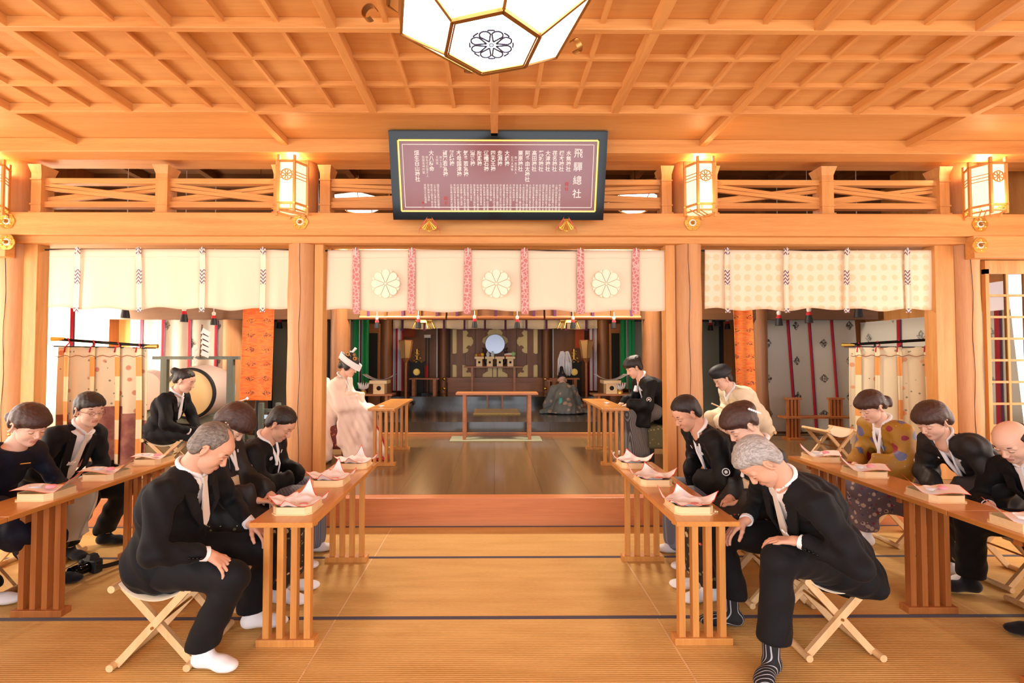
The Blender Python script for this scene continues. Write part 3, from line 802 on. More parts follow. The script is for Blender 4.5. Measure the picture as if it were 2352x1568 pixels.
spots = [(-1.11, 2.72, ZT, 0, 0, 'on the front left desk, nearest of its three'), (-1.115, 3.27, ZT, 0, 0, 'on the front left desk, middle of its three'), (-1.09, 3.76, ZT, 0, 0, 'on the front left desk, farthest of its three'),
         (1.10, 2.71, ZT, 0, 0, 'on the front right desk, nearest of its three'), (1.085, 3.27, ZT, 0, 0, 'on the front right desk, middle of its three'), (1.09, 3.76, ZT, 0, 0, 'on the front right desk, farthest of its three'),
         (-2.69, 2.90, .70, 0, 1, 'on the left side desk before the woman in navy'), (-2.69, 3.34, .70, 0, 1, 'on the left side desk before the man in glasses'), (-2.69, 3.80, .70, 0, 1, 'on the left side desk, half hidden'),
         (2.64, 3.85, .70, PI, 1, 'on the right side desk behind the silver-haired man'), (2.63, 3.38, .70, PI, 1, 'on the right side desk before the mustard kimono'), (2.62, 2.83, .70, PI, 1, 'on the right side desk before the short-haired woman'), (2.62, 2.34, .70, PI, 1, 'on the desk at the right frame edge')]
for i, (x, y, z, rz, k, w) in enumerate(spots):
    o = tr0 if i == 0 else copy_tree(tr0)
    put(o, (x, y, z), 0, 'pale wooden tray '+w, 'offering trays')
    p = pap[k] if (i in (0, 6)) else copy_tree(pap[k]); r0 = (0 if x < 0 else .5*PI) if k == 0 else (math.radians(-68) if x < 0 else math.radians(60))
    put(p, (x, y, z+.002), r0, 'red-edged white paper in the tray '+w, 'folded papers in the trays'); p['category'] = 'paper'
    c = cupo if i == 0 else copy_tree(cupo); dz = .018 if k == 0 else .052
    put(c, (x-.045, y-.02, z+dz), 0, 'white sake cup in the tray '+w, 'sake cups'); c['category'] = 'cup'
    s = sweet if i == 0 else copy_tree(sweet)
    put(s, (x+.035, y-.015, z+dz), 0, 'round pink sweet in the tray '+w, 'pink sweets'); s['category'] = 'sweet'
for i, (x, y, r, w) in enumerate(((1.22, 2.73, .05, 'nearest on the front right desk'), (1.22, 3.27, .03, 'middle one on the front right desk'), (1.215, 3.74, .03, 'farthest on the front right desk'), (-1.225, 3.70, -.12, 'on the far end of the front left desk'), (-1.23, 3.30, 0, 'beside the middle tray of the front left desk'))):
    o = chop if i == 0 else copy_tree(chop); put(o, (x, y, ZT), r, 'pale wrapped chopsticks '+w, 'chopsticks on the desks'); o['category'] = 'chopsticks'
for x, y, w in ((-1.34, 5.66, 'bride'), (1.42, 6.0, 'groom')):
    o = copy_tree(cupo); put(o, (x, y, Z2+ZT), 0, 'small white cup on the desk of the '+w, 'sake cups'); o['category'] = 'cup'

# ---- folding stools
STOOLS = []
def make_stool():
    t = thing('folding_stool', 'x', 'stool'); D = .18; h = .40; w = .175
    for s in (-1, 1):
        for yy in (-D+.03, D-.03):
            MB().bar((-s*w, yy-(.012*s), .02), (s*w, yy-(.012*s), h), .022, .036, 0, (1, 0, 0)).build('leg', 'stool', t, world=False)
    for s in (-1, 1):
        MB().tube([(s*(w+.012), -D-.02, .02), (s*(w+.012), D+.02, .02)], .018, 14).build('foot_rod', 'stool', t, world=False)
        MB().tube([(s*(w+.012), -D-.02, h), (s*(w+.012), D+.02, h)], .018, 14).build('seat_rod', 'stool', t, world=False)
    MB().grid(14, 6, lambda u, v: (-w+2*w*u, -D+.01+(2*D-.02)*v, h+.014-.085*math.sin(PI*u)**.7*(1-.0*v)), .004).build('seat', cloth('cream_canvas', rgb(226, 206, 176)), t, world=False)
    MB().tube([(0, -D, h/2), (0, D, h/2)], .007, 8).build('pivot_rod', 'brass', t, world=False)
    return t
# ================================================ THE SANCTUARY AND THE INNER HALL
def table(name, label, x0, x1, y0, y1, zf, zt, mat='altar', inset=.08, lw=.04, cat='table', th=.03, rails=False):
    t = thing(name, label, cat, ((x0+x1)/2, (y0+y1)/2, zf))
    MB().box(x0, x1, y0, y1, zt-th, zt).build('table_top', mat, t, bevel=.003)
    for x in (x0+inset, x1-inset):
        for y in (y0+.04, y1-.04): MB().box(x-lw/2, x+lw/2, y-lw/2, y+lw/2, zf, zt-th).build('leg', mat, t)
    if rails:
        for x in (x0+inset, x1-inset): MB().box(x-lw/2, x+lw/2, y0, y1, zf, zf+.03).build('foot', mat, t)
    return t
table('offering_table', 'long high wooden table standing in the middle of the plank floor', -.585, .665, 7.20, 7.52, Z2, .97, 'altar', .13, .05)
MB().box(-.67, .72, 7.14, 7.57, Z2, Z2+.012).build('floor_mat', cloth('grey_green_mat', rgb(150, 150, 120)))
setp(bpy.data.objects['floor_mat'], 'thin grey-green mat under the long middle table', 'mat')
table('low_stand', 'small low wooden stand behind the long middle table on the black floor', -.28, .30, 9.5, 9.75, Z3, .80, 'altar', .14, .03)
YM = cloth('straw_mat', rgb(216, 190, 118)); o = MB().grid(20, 8, lambda u, v: (-.385+.86*u, 8.68+.75*v, Z3+.012+.002*math.sin(u*60)), .02).build('straw_cushion', YM); setp(o, 'flat yellow straw mat on the black lacquer floor', 'mat')
# altar wall with its gilt doors
YA = 11.92
def pts(l, mirror=False, ox=1000, oy=730, s=7.84, Y=YA):
    out = []
    for x, y in l:
        if mirror: x = 2150-x
        p = A(ox+x/s, oy+y/s, Y); out.append((p.x, p.z))
    return out
ta = thing('sanctuary_doors', 'brown sanctuary doors with gilt metal fittings at the back of the hall', 'doors', (0, YA, Z4))
zt, zb = A(1137, 715, YA).z+.15, A(1137, 866, YA).z
xl, xr = A(1045, 800, YA).x, A(1233, 800, YA).x
n = 8
for k in range(n):
    a = xl+(xr-xl)*k/n; b = xl+(xr-xl)*(k+1)/n
    MB().box(a+.004, b-.004, YA+.0, YA+.05, zb, zt).build('door_board', 'darkz', ta)
MB().box(xl-.12, xr+.12, YA+.05, YA+.12, zb-.3, zt+.4).build('back_board', 'darkz', ta)
MB().box(A(1010, 870, 11.8).x, A(1262, 870, 11.8).x, 11.72, YA+.06, A(1137, 877, 11.8).z, zb).build('threshold', 'altar', ta)
MB().box(A(1028, 870, 11.8).x, A(1248, 870, 11.8).x, 11.78, YA+.06, Z4, A(1137, 877, 11.8).z).build('base_board', 'altar', ta)
cloud = [(495, 200), (560, 215), (595, 270), (578, 300), (560, 325), (600, 345), (650, 343), (685, 400), (680, 460), (640, 515), (605, 490), (575, 510), (555, 540), (595, 560), (590, 600), (550, 630), (495, 640)]
lowc = [(487, 840), (530, 850), (575, 885), (585, 935), (552, 960), (572, 985), (620, 975), (665, 1010), (670, 1060), (487, 1060)]
ctop = [(1075, 200), (1040, 200), (970, 220), (935, 270), (950, 310), (900, 335), (855, 370), (845, 430), (880, 470), (1075, 470)]
clow = [(1025, 880), (940, 900), (945, 960), (900, 980), (855, 1010), (848, 1062), (1025, 1062)]
strips = [[(310, 205), (385, 205), (385, 630), (350, 648), (310, 640)], [(310, 845), (350, 838), (385, 855), (385, 1062), (310, 1062)]]
for l in [cloud, lowc, ctop, clow]+strips:
    for mir in (False, True):
        fixn(MB().prism(pts(l, mir), lambda u, v, w: (u, YA-.012-w, v), .02).build('gilt_fitting', 'goldpaint', ta, bevel=.006))
fixn(MB().prism(pts([(1037, 890), (1105, 890), (1105, 1062), (1037, 1062)]), lambda u, v, w: (u, YA-.012-w, v), .02).build('gilt_fitting', 'goldpaint', ta))
for px in (1020, 1253):
    p = A(px, 800, 11.75); t = thing('round_post', 'slim round post with gilt studs %s of the sanctuary doors' % ('left' if px < 1100 else 'right'), 'post', (p.x, 11.6, Z4))
    MB().lathe([(.085, Z4), (.085, 4.3)], (p.x, 11.6, 0), 24).build('shaft', 'pillar_dark', t)
    for py in (870, 892):
        q = A(px, py, 11.5); fixn(MB().lathe([(.045, .0), (.043, -.02), (.02, -.035), (.001, -.037)], (q.x, 11.52, q.z), 18, axis='y').build('gilt_stud', 'gold', t))
table('altar_table', 'high narrow altar table carrying four offering stands', -.71, .66, 11.1, 11.4, Z4, A(1137, 841, 11.2).z, 'altar', .19, .045)
# sacred mirror on its carved stand
zt = A(1137, 841, 11.2).z
p = A(1137, 790, 11.45)
mt = thing('round_mirror', 'round sacred mirror tinted pale blue for reflected daylight, on a dark carved stand', 'mirror', (p.x, 11.45, zt))
fixn(MB().lathe([(.001, -.01), (.232, -.01), (.240, 0), (.232, .012), (.001, .012)], (p.x, 11.45, p.z+.0), 48, axis='y', sm=False).build('mirror_disc', newmat('mirror_daylight_tint', rgb(200, 216, 240), .4, .55), mt))  # pale blue base colour stands in for daylight reflected in the disc
cs = MB()
for s in (-1, 1):
    cs.tube([(p.x+s*.05, 11.47, zt+.0), (p.x+s*.22, 11.47, zt+.08), (p.x+s*.25, 11.47, zt+.2), (p.x+s*.27, 11.47, zt+.32), (p.x+s*.235, 11.47, zt+.42)], [.05, .055, .04, .045, .03], 10)
    for k in range(5): cs.tube([(p.x+s*(.18+.02*k), 11.44, zt+.08+.08*k), (p.x+s*(.27+.01*k), 11.44, zt+.12+.08*k)], [.03, .012], 8)
cs.box(p.x-.20, p.x+.20, 11.42, 11.55, zt, zt+.03)
cs.build('carved_stand', newmat('dark_carved_wood', rgb(70, 44, 32), .5), mt)
def sanbo(label, x, y, z, w=.15, h=.18, s=1):
    t = thing('offering_stand', label, 'stand', (x, y, z))
    b = MB(); b.box(x-w*.32, x+w*.32, y-w*.32, y+w*.32, z, z+h*.75)
    b.build('pedestal', 'altar' if w < .18 else 'tray', t)
    MB().box(x-w/2, x+w/2, y-w/2, y+w/2, z+h*.75, z+h).build('tray_top', 'altar' if w < .18 else 'tray', t, bevel=.003)
    fixn(MB().lathe([(.001, -.002), (w*.13, -.002), (w*.13, .0)], (x, y-w*.32, z+h*.42), 16, axis='y').build('round_hole', 'blackmatte', t))
    return z+h
tops = []
for i, (px, w) in enumerate(((1101, 'leftmost'), (1125, 'second from the left'), (1148, 'third from the left'), (1172, 'rightmost'))):
    q = A(px, 841, 11.2); tops.append((q.x, sanbo('small offering stand on the altar table, %s of the four' % w, q.x, 11.2, zt, .22, .23)))
def ball(name, label, cat, c, r, mat, sz=1):
    prof = [(r*math.sin(PI*k/10)+.0005, -r*sz*math.cos(PI*k/10)) for k in range(11)]
    o = fixn(MB().lathe(prof, c, 14).build(name, mat)); setp(o, label, cat); return o
YEL = newmat('yellow_fruit', rgb(236, 190, 50), .5); APP = newmat('red_apple', rgb(190, 90, 70), .5); DAI = newmat('white_radish', rgb(236, 236, 220), .5); CAB = newmat('pale_green_cabbage', rgb(170, 206, 140), .6); CAR = newmat('carrot', rgb(226, 110, 60), .5)
x, z = tops[0]; z0 = z
ball('banana_bunch', 'yellow fruit at the left end of the leftmost offering stand', 'fruit', (x-.07, 11.2, z+.035), .035, YEL); ball('red_apple', 'red apple between two yellow fruits on the leftmost stand', 'fruit', (x, 11.17, z+.04), .04, APP); ball('citrus_fruit', 'round yellow citrus on the right of the leftmost stand', 'fruit', (x+.07, 11.2, z+.045), .045, YEL)
x, z = tops[1]
for dx, w in ((-.045, 'left'), (.065, 'right')):
    o = fixn(MB().lathe([(.03, 0), (.04, .03), (.045, .07), (.02, .09), (.02, .10), (.03, .105), (.001, .13)], (x+dx, 11.2, z), 18).build('sake_jar', newmat('pale_blue_porcelain', rgb(214, 224, 230), .2))); setp(o, 'small lidded white jar, %s one before the mirror' % w, 'jar')
x, z = tops[3]
o = MB().tube([(x-.14, 11.2, z+.045), (x-.03, 11.19, z+.05), (x+.03, 11.2, z+.06)], [.02, .04, .03], 12).build('white_radish', DAI); setp(o, 'white radish lying on the rightmost offering stand', 'vegetable')
ball('cabbage', 'pale green cabbage on the rightmost offering stand', 'vegetable', (x+.075, 11.22, z+.06), .06, CAB)
o = MB().tube([(x-.14, 11.15, z+.02), (x, 11.14, z+.022)], [.012, .02], 10).build('carrot', CAR); setp(o, 'orange carrot in front of the radish', 'vegetable')
# side wall panels of the sanctuary
for s, a, b in ((-1, -2.35, -1.42), (1, 1.46, 2.35)):
    o = MB().box(a, b, 11.95, 12.0, Z4, 3.0).build('wall_alcove_left' if s < 0 else 'wall_alcove_right', 'darkz', kind='structure')
    MB().box((b-.03) if s < 0 else a, b if s < 0 else a+.03, 11.9, 11.95, .9, 2.4).build('white_edge', 'paper', o, world=False)
# inner cream curtain with purple ribbons
ti = thing('inner_curtain', 'short cream curtain with purple ribbons before the sanctuary', 'curtain', (0, 10.45, 2.1))
a, b = A(903, 715, 10.45), A(1372, 755, 10.45)
MB().grid(80, 5, lambda u, v: (a.x+(b.x-a.x)*u, 10.45+.02*math.sin(u*60)*v, a.z+.2+(b.z-a.z-.2)*v+.01*math.sin(u*33)*v), .004).build('cloth', 'noren', ti)
for px in (925, 975, 1020, 1067, 1114, 1161, 1209, 1255, 1300, 1346):
    q = A(px, 750, 10.42)
    MB().grid(2, 6, lambda u, v: (q.x-.022+.044*u, 10.40, a.z+.2+(b.z-.04-a.z-.2)*v), .006).build('ribbon', 'purple', ti)
    MB().prism([(0, .02), (.06, -.05), (.02, -.03), (0, -.05), (-.02, -.03), (-.06, -.05)], lambda u, v, w: (q.x+u, 10.395-w, b.z+v), .008).build('bow', 'purple', ti)
# rolled bamboo blinds under the inner lintel, with tassels
for px0, px1, lb in ((1028, 1248, 'middle rolled bamboo blind under the inner lintel'), (828, 1024, 'left rolled bamboo blind under the inner lintel'), (1252, 1470, 'right rolled bamboo blind under the inner lintel')):
    a, b = A(px0, 700, 7.55), A(px1, 734, 7.55)
    t = thing('bamboo_blind', lb, 'blind', ((a.x+b.x)/2, 7.55, b.z))
    MB().box(a.x, b.x, 7.53, 7.619, b.z+.05, b.z+.42).build('slat_sheet', wood('blind_reed_%d' % px0, rgb(150, 100, 62), rgb(120, 76, 46), 'x', .6, 3), t)
    MB().tube([(a.x, 7.52, b.z+.03), (b.x, 7.52, b.z+.03)], .03, 12).build('rolled_edge', 'altar', t)
    for k in range(5):
        x = a.x+(b.x-a.x)*(k+.5)/5; MB().box(x-.02, x+.02, 7.50, 7.53, b.z, b.z+.42).build('brocade_strip', 'brass' if k % 2 else 'purple', t)
def tassel(px, py, Y, s, lb):
    p = A(px, py, Y); t = thing('tassel', lb, 'tassel', (p.x, Y, p.z-s))
    MB().tube([(p.x, Y, p.z+s*2.2 if 7.4 < Y < 7.5 and abs(p.x) < 2.4 else 4.4), (p.x, Y, p.z+s)], .006, 6).build('cord', 'white', t)
    MB().lathe([(s*.20, p.z+s*.6), (s*.32, p.z+s*.9), (s*.30, p.z+s*1.2), (.004, p.z+s*1.4)], (p.x, Y, 0), 14).build('knot', 'tie', t)
    MB().lathe([(s*.40, p.z+s*.15), (s*.36, p.z+s*.4), (s*.28, p.z+s*.65)], (p.x, Y, 0), 16).build('red_band', 'red', t)
    MB().lathe([(s*.55, p.z-s), (s*.5, p.z-s*.5), (s*.38, p.z+s*.2)], (p.x, Y, 0), 18).build('black_fringe', 'blackmatte', t)
for px, py, Y, s, w in ((961, 741, 7.485, .085, 'in front of the left gilt hanging lantern'), (1090, 740, 7.485, .085, 'left of centre under the inner lintel'), (1188, 741, 7.485, .085, 'right of centre under the inner lintel'), (1316, 742, 7.485, .085, 'in front of the right gilt hanging lantern'), (866, 742, 7.485, .08, 'beside the left green curtain'), (1410, 742, 7.485, .08, 'beside the right green curtain'),
                        (423, 724, 7.3, .10, 'above the drum frame, left one'), (491, 733, 7.5, .09, 'above the drum frame, right one'), (288, 714, 6.6, .10, 'at the left edge of the white aisle curtain'), (1789, 733, 7.4, .10, 'before the white curtain of the right aisle, left one'), (1858, 726, 7.0, .10, 'before the white curtain of the right aisle, middle one'), (1972, 712, 6.4, .10, 'before the white curtain of the right aisle, right one'),
                        (1632, 748, 9.1, .09, 'left one in the right side room'), (1648, 736, 8.4, .10, 'middle one in the right side room'), (1671, 745, 8.8, .09, 'next to the right orange banner'), (642, 742, 9.0, .10, 'in the left side room beside the orange banner')):
    tassel(px, py, Y, s, 'red and black tassel '+w)
# gilt hanging lanterns
for px, w in ((973, 'left'), (1306, 'right')):
    p = A(px, 735, 10.0); t = thing('gilt_lantern', 'gilt openwork hanging lantern, %s one before the sanctuary' % w, 'lantern', (p.x, 10.0, p.z-.2))
    MB().lathe([(.16, p.z-.02), (.17, p.z+.16)], (p.x, 10, 0), 6, sm=False).build('body', emis('gilt_lit', rgb(255, 214, 130), .7), t)
    m = MB()
    for k in range(6):
        a = 2*PI*k/6; m.tube([(p.x+.17*math.cos(a), 10+.17*math.sin(a), p.z+.17), (p.x+.17*math.cos(a), 10+.17*math.sin(a), p.z-.03), (p.x+.24*math.cos(a), 10+.24*math.sin(a), p.z-.18)], .014, 6)
    m.lathe([(.28, p.z+.17), (.10, p.z+.30), (.03, p.z+.45)], (p.x, 10, 0), 6, sm=False); m.lathe([(.18, p.z-.06), (.18, p.z-.02)], (p.x, 10, 0), 6, sm=False)
    m.tube([(p.x, 10, p.z+.4), (p.x, 10, 4.4)], .01, 6)
    m.build('gilt_frame', 'gold', t)
    point('gilt_lantern_bulb', (p.x, 9.7, p.z-.1), 26, WARM, .1)
# green curtains
def hang(name, label, px0, px1, pyt, pyb, Y, mats, mi, folds=20, amp=.03, cat='curtain', tilt=0):
    a, b = A(px0, pyt, Y), A(px1, pyb, Y); t = thing(name, label, cat, ((a.x+b.x)/2, Y, b.z))
    MB().grid(96, 10, lambda u, v: (a.x+(b.x-a.x)*u+tilt*v, Y+amp*math.sin(u*folds)+amp*.4*math.sin(u*folds*2.3+v*2), a.z+(b.z-a.z)*v), .004, mi).build('cloth', mats, t)
    MB().tube([(a.x-.03, Y, a.z), (b.x+.03, Y, a.z)], .012, 8).build('hanging_rod', 'dark', t)
    MB().tube([((a.x+b.x)/2, Y, a.z), ((a.x+b.x)/2, Y, 4.4)], .006, 6).build('hanging_cord', 'dark', t)
    return t
gm = lambda u, v: 1 if (.40 < u < .44 or .52 < u < .56) else (2 if .44 <= u <= .52 else 0)
hang('green_curtain', 'green hanging curtain with a striped middle band, left of the hall', 812, 846, 700, 893, 9.2, ['green', 'tie', 'purple'], gm, 26, .02)
hang('green_curtain', 'green hanging curtain with a striped middle band, behind the groom', 1425, 1459, 700, 893, 9.2, ['green', 'tie', 'purple'], gm, 26, .02)
rw = lambda u, v: 1 if (u < .12 or .38 < u < .52 or .86 < u) else 0
hang('striped_curtain', 'red and white striped narrow curtain left of the altar', 900, 925, 740, 897, 10.9, ['white', 'red'], rw, 12, .02)
hang('striped_curtain', 'red and white striped narrow curtain right of the altar', 1352, 1374, 740, 897, 10.9, ['white', 'red'], rw, 12, .02)
# white aisle curtains with diamond crests and red bands
def crestcloth(name, c0):
    m = newmat(name, c0, .85); t = NT(m); x, y, z = t.sep(t.coord((1, 1, 1)))[:3]
    hh = t.math('ADD', x, y)
    cx = t.math('MULTIPLY', hh, 2.35); row = t.math('FLOOR', t.math('MULTIPLY', z, 2.9))
    off = t.math('MULTIPLY', t.math('MODULO', t.math('ABSOLUTE', t.math('FLOOR', cx)), 2.0), .5)
    fu = t.math('ABSOLUTE', t.math('SUBTRACT', t.math('FRACT', cx), .5))
    fv = t.math('ABSOLUTE', t.math('SUBTRACT', t.math('FRACT', t.math('ADD', t.math('MULTIPLY', z, 1.7), off)), .5))
    d = t.math('ADD', t.math('MULTIPLY', fu, 1.4), t.math('MULTIPLY', fv, 1.4))
    n = t.noise(t.coord((1, 1, 1)), 45, 3, .7)
    msk = t.math('MULTIPLY', t.math('LESS_THAN', d, .2), t.math('GREATER_THAN', n, .47))
    t.base(t.mix(msk, c0, rgb(72, 66, 60)))
    b = t.b; b.inputs['Transmission Weight'].default_value = 0
    # thin cloth lets the daylight through
    tr = t.n('ShaderNodeBsdfTranslucent'); ms = t.n('ShaderNodeMixShader'); ms.inputs[0].default_value = .45
    tr.inputs[0].default_value = c0
    out = [q for q in t.t.nodes if q.type == 'OUTPUT_MATERIAL'][0]
    t.l(b.outputs[0], ms.inputs[1]); t.l(tr.outputs[0], ms.inputs[2]); t.l(ms.outputs[0], out.inputs[0]); return m
CW = crestcloth('crested_white_cloth', rgb(240, 236, 226))
def sidecloth(label, p0, p1, zt0, zt1, zb, bands, amp=.03, folds=30, lean=0, mat=None):
    t = thing('aisle_curtain', label, 'curtain', ((p0[0]+p1[0])/2, (p0[1]+p1[1])/2, zb))
    d = Vector((p1[0]-p0[0], p1[1]-p0[1], 0)); L = d.length; d.normalize(); nn = Vector((-d.y, d.x, 0))
    def fn(u, v, off=0):
        q = Vector((p0[0], p0[1], 0))+d*(L*u+lean*v)+nn*(amp*math.sin(u*folds)*(.3+.7*v)+off); zt_ = zt0+(zt1-zt0)*u
        return (q.x, q.y, zt_+(zb-zt_)*v)
    MB().grid(90, 8, fn, .004).build('cloth', mat or CW, t)
    s = -1 if nn.y > 0 or (abs(nn.y) < .01) else 1
    for u0 in bands:
        m = MB(); m.grid(3, 8, lambda u, v: fn(u0-.016+.032*u, v, -.012), .004, lambda u, v: 0 if u < .7 else 1); m.build('red_band', ['red', 'purple'], t)
    MB().tube([fn(k/12, 0) for k in range(13)], .006, 6).build('hanging_rope', 'white', t)
sidecloth('large white curtain with diamond crests and red bands at the end of the right aisle', (4.52, 7.92), (6.0, 7.86), 2.12, 2.32, Z2+.02, (.26, .50, .74), .02, 16, .1)
sidecloth('white crested curtain on the right aisle wall above the standing screen', (6.02, 7.75), (6.16, 5.2), 2.07, 2.09, .35, (.28, .5, .8), .02, 14)
sidecloth('white pleated curtain with red bands behind the big drum', (-6.0, 7.86), (-4.42, 7.92), 2.5, 2.4, Z2+.02, (.12, .34, .60, .88), .03, 34)
sidecloth('sunlit white crested curtain at the left aisle window', (-6.10, 5.3), (-6.05, 7.5), 2.5, 2.45, Z2+.3, (.3, .7), .02, 14)
# orange banners
ORG = newmat('orange_brocade', rgb(236, 110, 40), .7); t_ = NT(ORG); x_, y_, z_ = t_.sep(t_.coord((1, 1, 1)))[:3]
base_ = t_.ramp(t_.noise(t_.coord((2, 1, 9)), 3, 2), [(.40, rgb(240, 104, 40)), (.5, rgb(240, 140, 52)), (.6, rgb(236, 116, 60))])
fu_ = t_.math('ABSOLUTE', t_.math('SUBTRACT', t_.math('FRACT', t_.math('MULTIPLY', x_, 4.4)), .5)); fv_ = t_.math('ABSOLUTE', t_.math('SUBTRACT', t_.math('FRACT', t_.math('MULTIPLY', z_, 5.0)), .5))
d_ = t_.math('ADD', t_.math('MULTIPLY', fu_, 1.0), t_.math('MULTIPLY', fv_, 1.7)); mk_ = t_.math('MULTIPLY', t_.math('LESS_THAN', d_, .34), t_.math('GREATER_THAN', t_.noise(t_.coord((1, 1, 1)), 60, 3, .7), .53))
t_.base(t_.mix(mk_, base_, rgb(96, 50, 36)))
hang('orange_banner', 'long orange brocade banner hanging left of the left centre pillar', 559, 629, 690, 919, 6.6, ORG, 0, 5, .012, 'banner', -.03)
hang('orange_banner', 'long orange brocade banner hanging behind the priest in white', 1684, 1730, 690, 925, 7.2, ORG, 0, 4, .012, 'banner', .04)
# stand below the left banner
q = A(592, 1000, 6.7); t = thing('banner_stand', 'grey-green wooden stand of crossed posts under the left orange banner', 'stand', (q.x, 6.75, Z2))
m = MB()
for dx in (-.22, .02, .26):
    MB().box(q.x+dx-.028, q.x+dx+.028, 6.72, 6.78, Z2, Z2+.62).build('post', 'teal', t)
for z in (Z2+.10, Z2+.48): MB().box(q.x-.34, q.x+.4, 6.78, 6.82, z, z+.05).build('rail', 'teal', t)
MB().tube([(q.x, 6.66, Z2), (q.x, 6.66, 3.0)], .02, 8).build('black_pole', 'blackmatte', t)

# ---- big drum in its frame
c = A(438, 903, 7.0); t = thing('big_drum', 'big round drum with a cream skin and black rim', 'drum', (c.x, 7.0, Z2))
R = .378
fixn(MB().lathe([(R*.97, 0), (R, .02), (R*1.06, .2), (R*1.08, .34), (R*1.06, .42), (R, .55), (R*.97, .57)], (c.x, 6.98, c.z), 48, axis='y').build('shell', newmat('drum_shell', rgb(206, 182, 170), .5), t))
fixn(MB().lathe([(.001, -.012), (R*.88, -.010), (R*.9, -.006)], (c.x, 6.98, c.z), 48, axis='y').build('drum_skin', newmat('drum_skin', rgb(238, 214, 160), .5), t))
fixn(MB().lathe([(R*.89, -.016), (R*.99, -.014), (R*1.0, .03), (R*.89, .0)], (c.x, 6.98, c.z), 48, axis='y', caps=False).build('black_rim', 'blackmatte', t))
MB().box(c.x-.3, c.x+.3, 7.05, 7.5, Z2, c.z-R+.05).build('cradle', 'teal', t)
a, b = A(352, 822, 6.85), A(549, 822, 6.85)
t = thing('drum_frame', 'grey-green wooden frame standing round the big drum', 'frame', ((a.x+b.x)/2, 6.85, Z2))
MB().box(a.x, b.x, 6.83, 6.89, a.z-.02, a.z+.025).build('top_beam', 'teal', t)
for px in (377, 529): q = A(px, 880, 6.85); MB().box(q.x-.045, q.x+.045, 6.83, 6.89, Z2, a.z-.02).build('post', 'teal', t)
MB().box(a.x, b.x, 6.8, 6.92, Z2, Z2+.06).build('foot', 'teal', t)
c2 = A(328, 898, 7.3); t = thing('small_drum', 'second drum half hidden behind the left standing screen', 'drum', (c2.x, 7.3, Z2))
fixn(MB().lathe([(.30, 0), (.33, .15), (.30, .3)], (c2.x, 7.3, c2.z), 36, axis='y').build('shell', newmat('pale_drum', rgb(206, 180, 176), .5), t))
MB().box(c2.x-.2, c2.x+.2, 7.35, 7.55, Z2, c2.z-.25).build('cradle', 'teal', t)
# paper streamers on a stick above the frame
q = A(458, 800, 6.8); t = thing('paper_streamer_wand', 'white zigzag paper streamers on a stick above the drum frame', 'wand', (q.x, 6.8, a.z+.025))
MB().tube([(q.x, 6.82, a.z), (q.x+.02, 6.82, a.z+.48)], .012, 8).build('stick', 'dark', t)
zz = MB()
for k in range(5): zz.prism([(0, 0), (.11, -.05), (.14, .02), (.03, .08)], lambda u, v, w: (q.x+.03+u, 6.78-w, a.z+.05+.075*k+v), .004)
for k in range(3): zz.prism([(0, 0), (-.05, -.06), (-.07, .03)], lambda u, v, w: (q.x-.01+u, 6.79-w, a.z-.02+.08*k+v), .004)
fixn(zz.build('paper_streamers', 'paper', t))

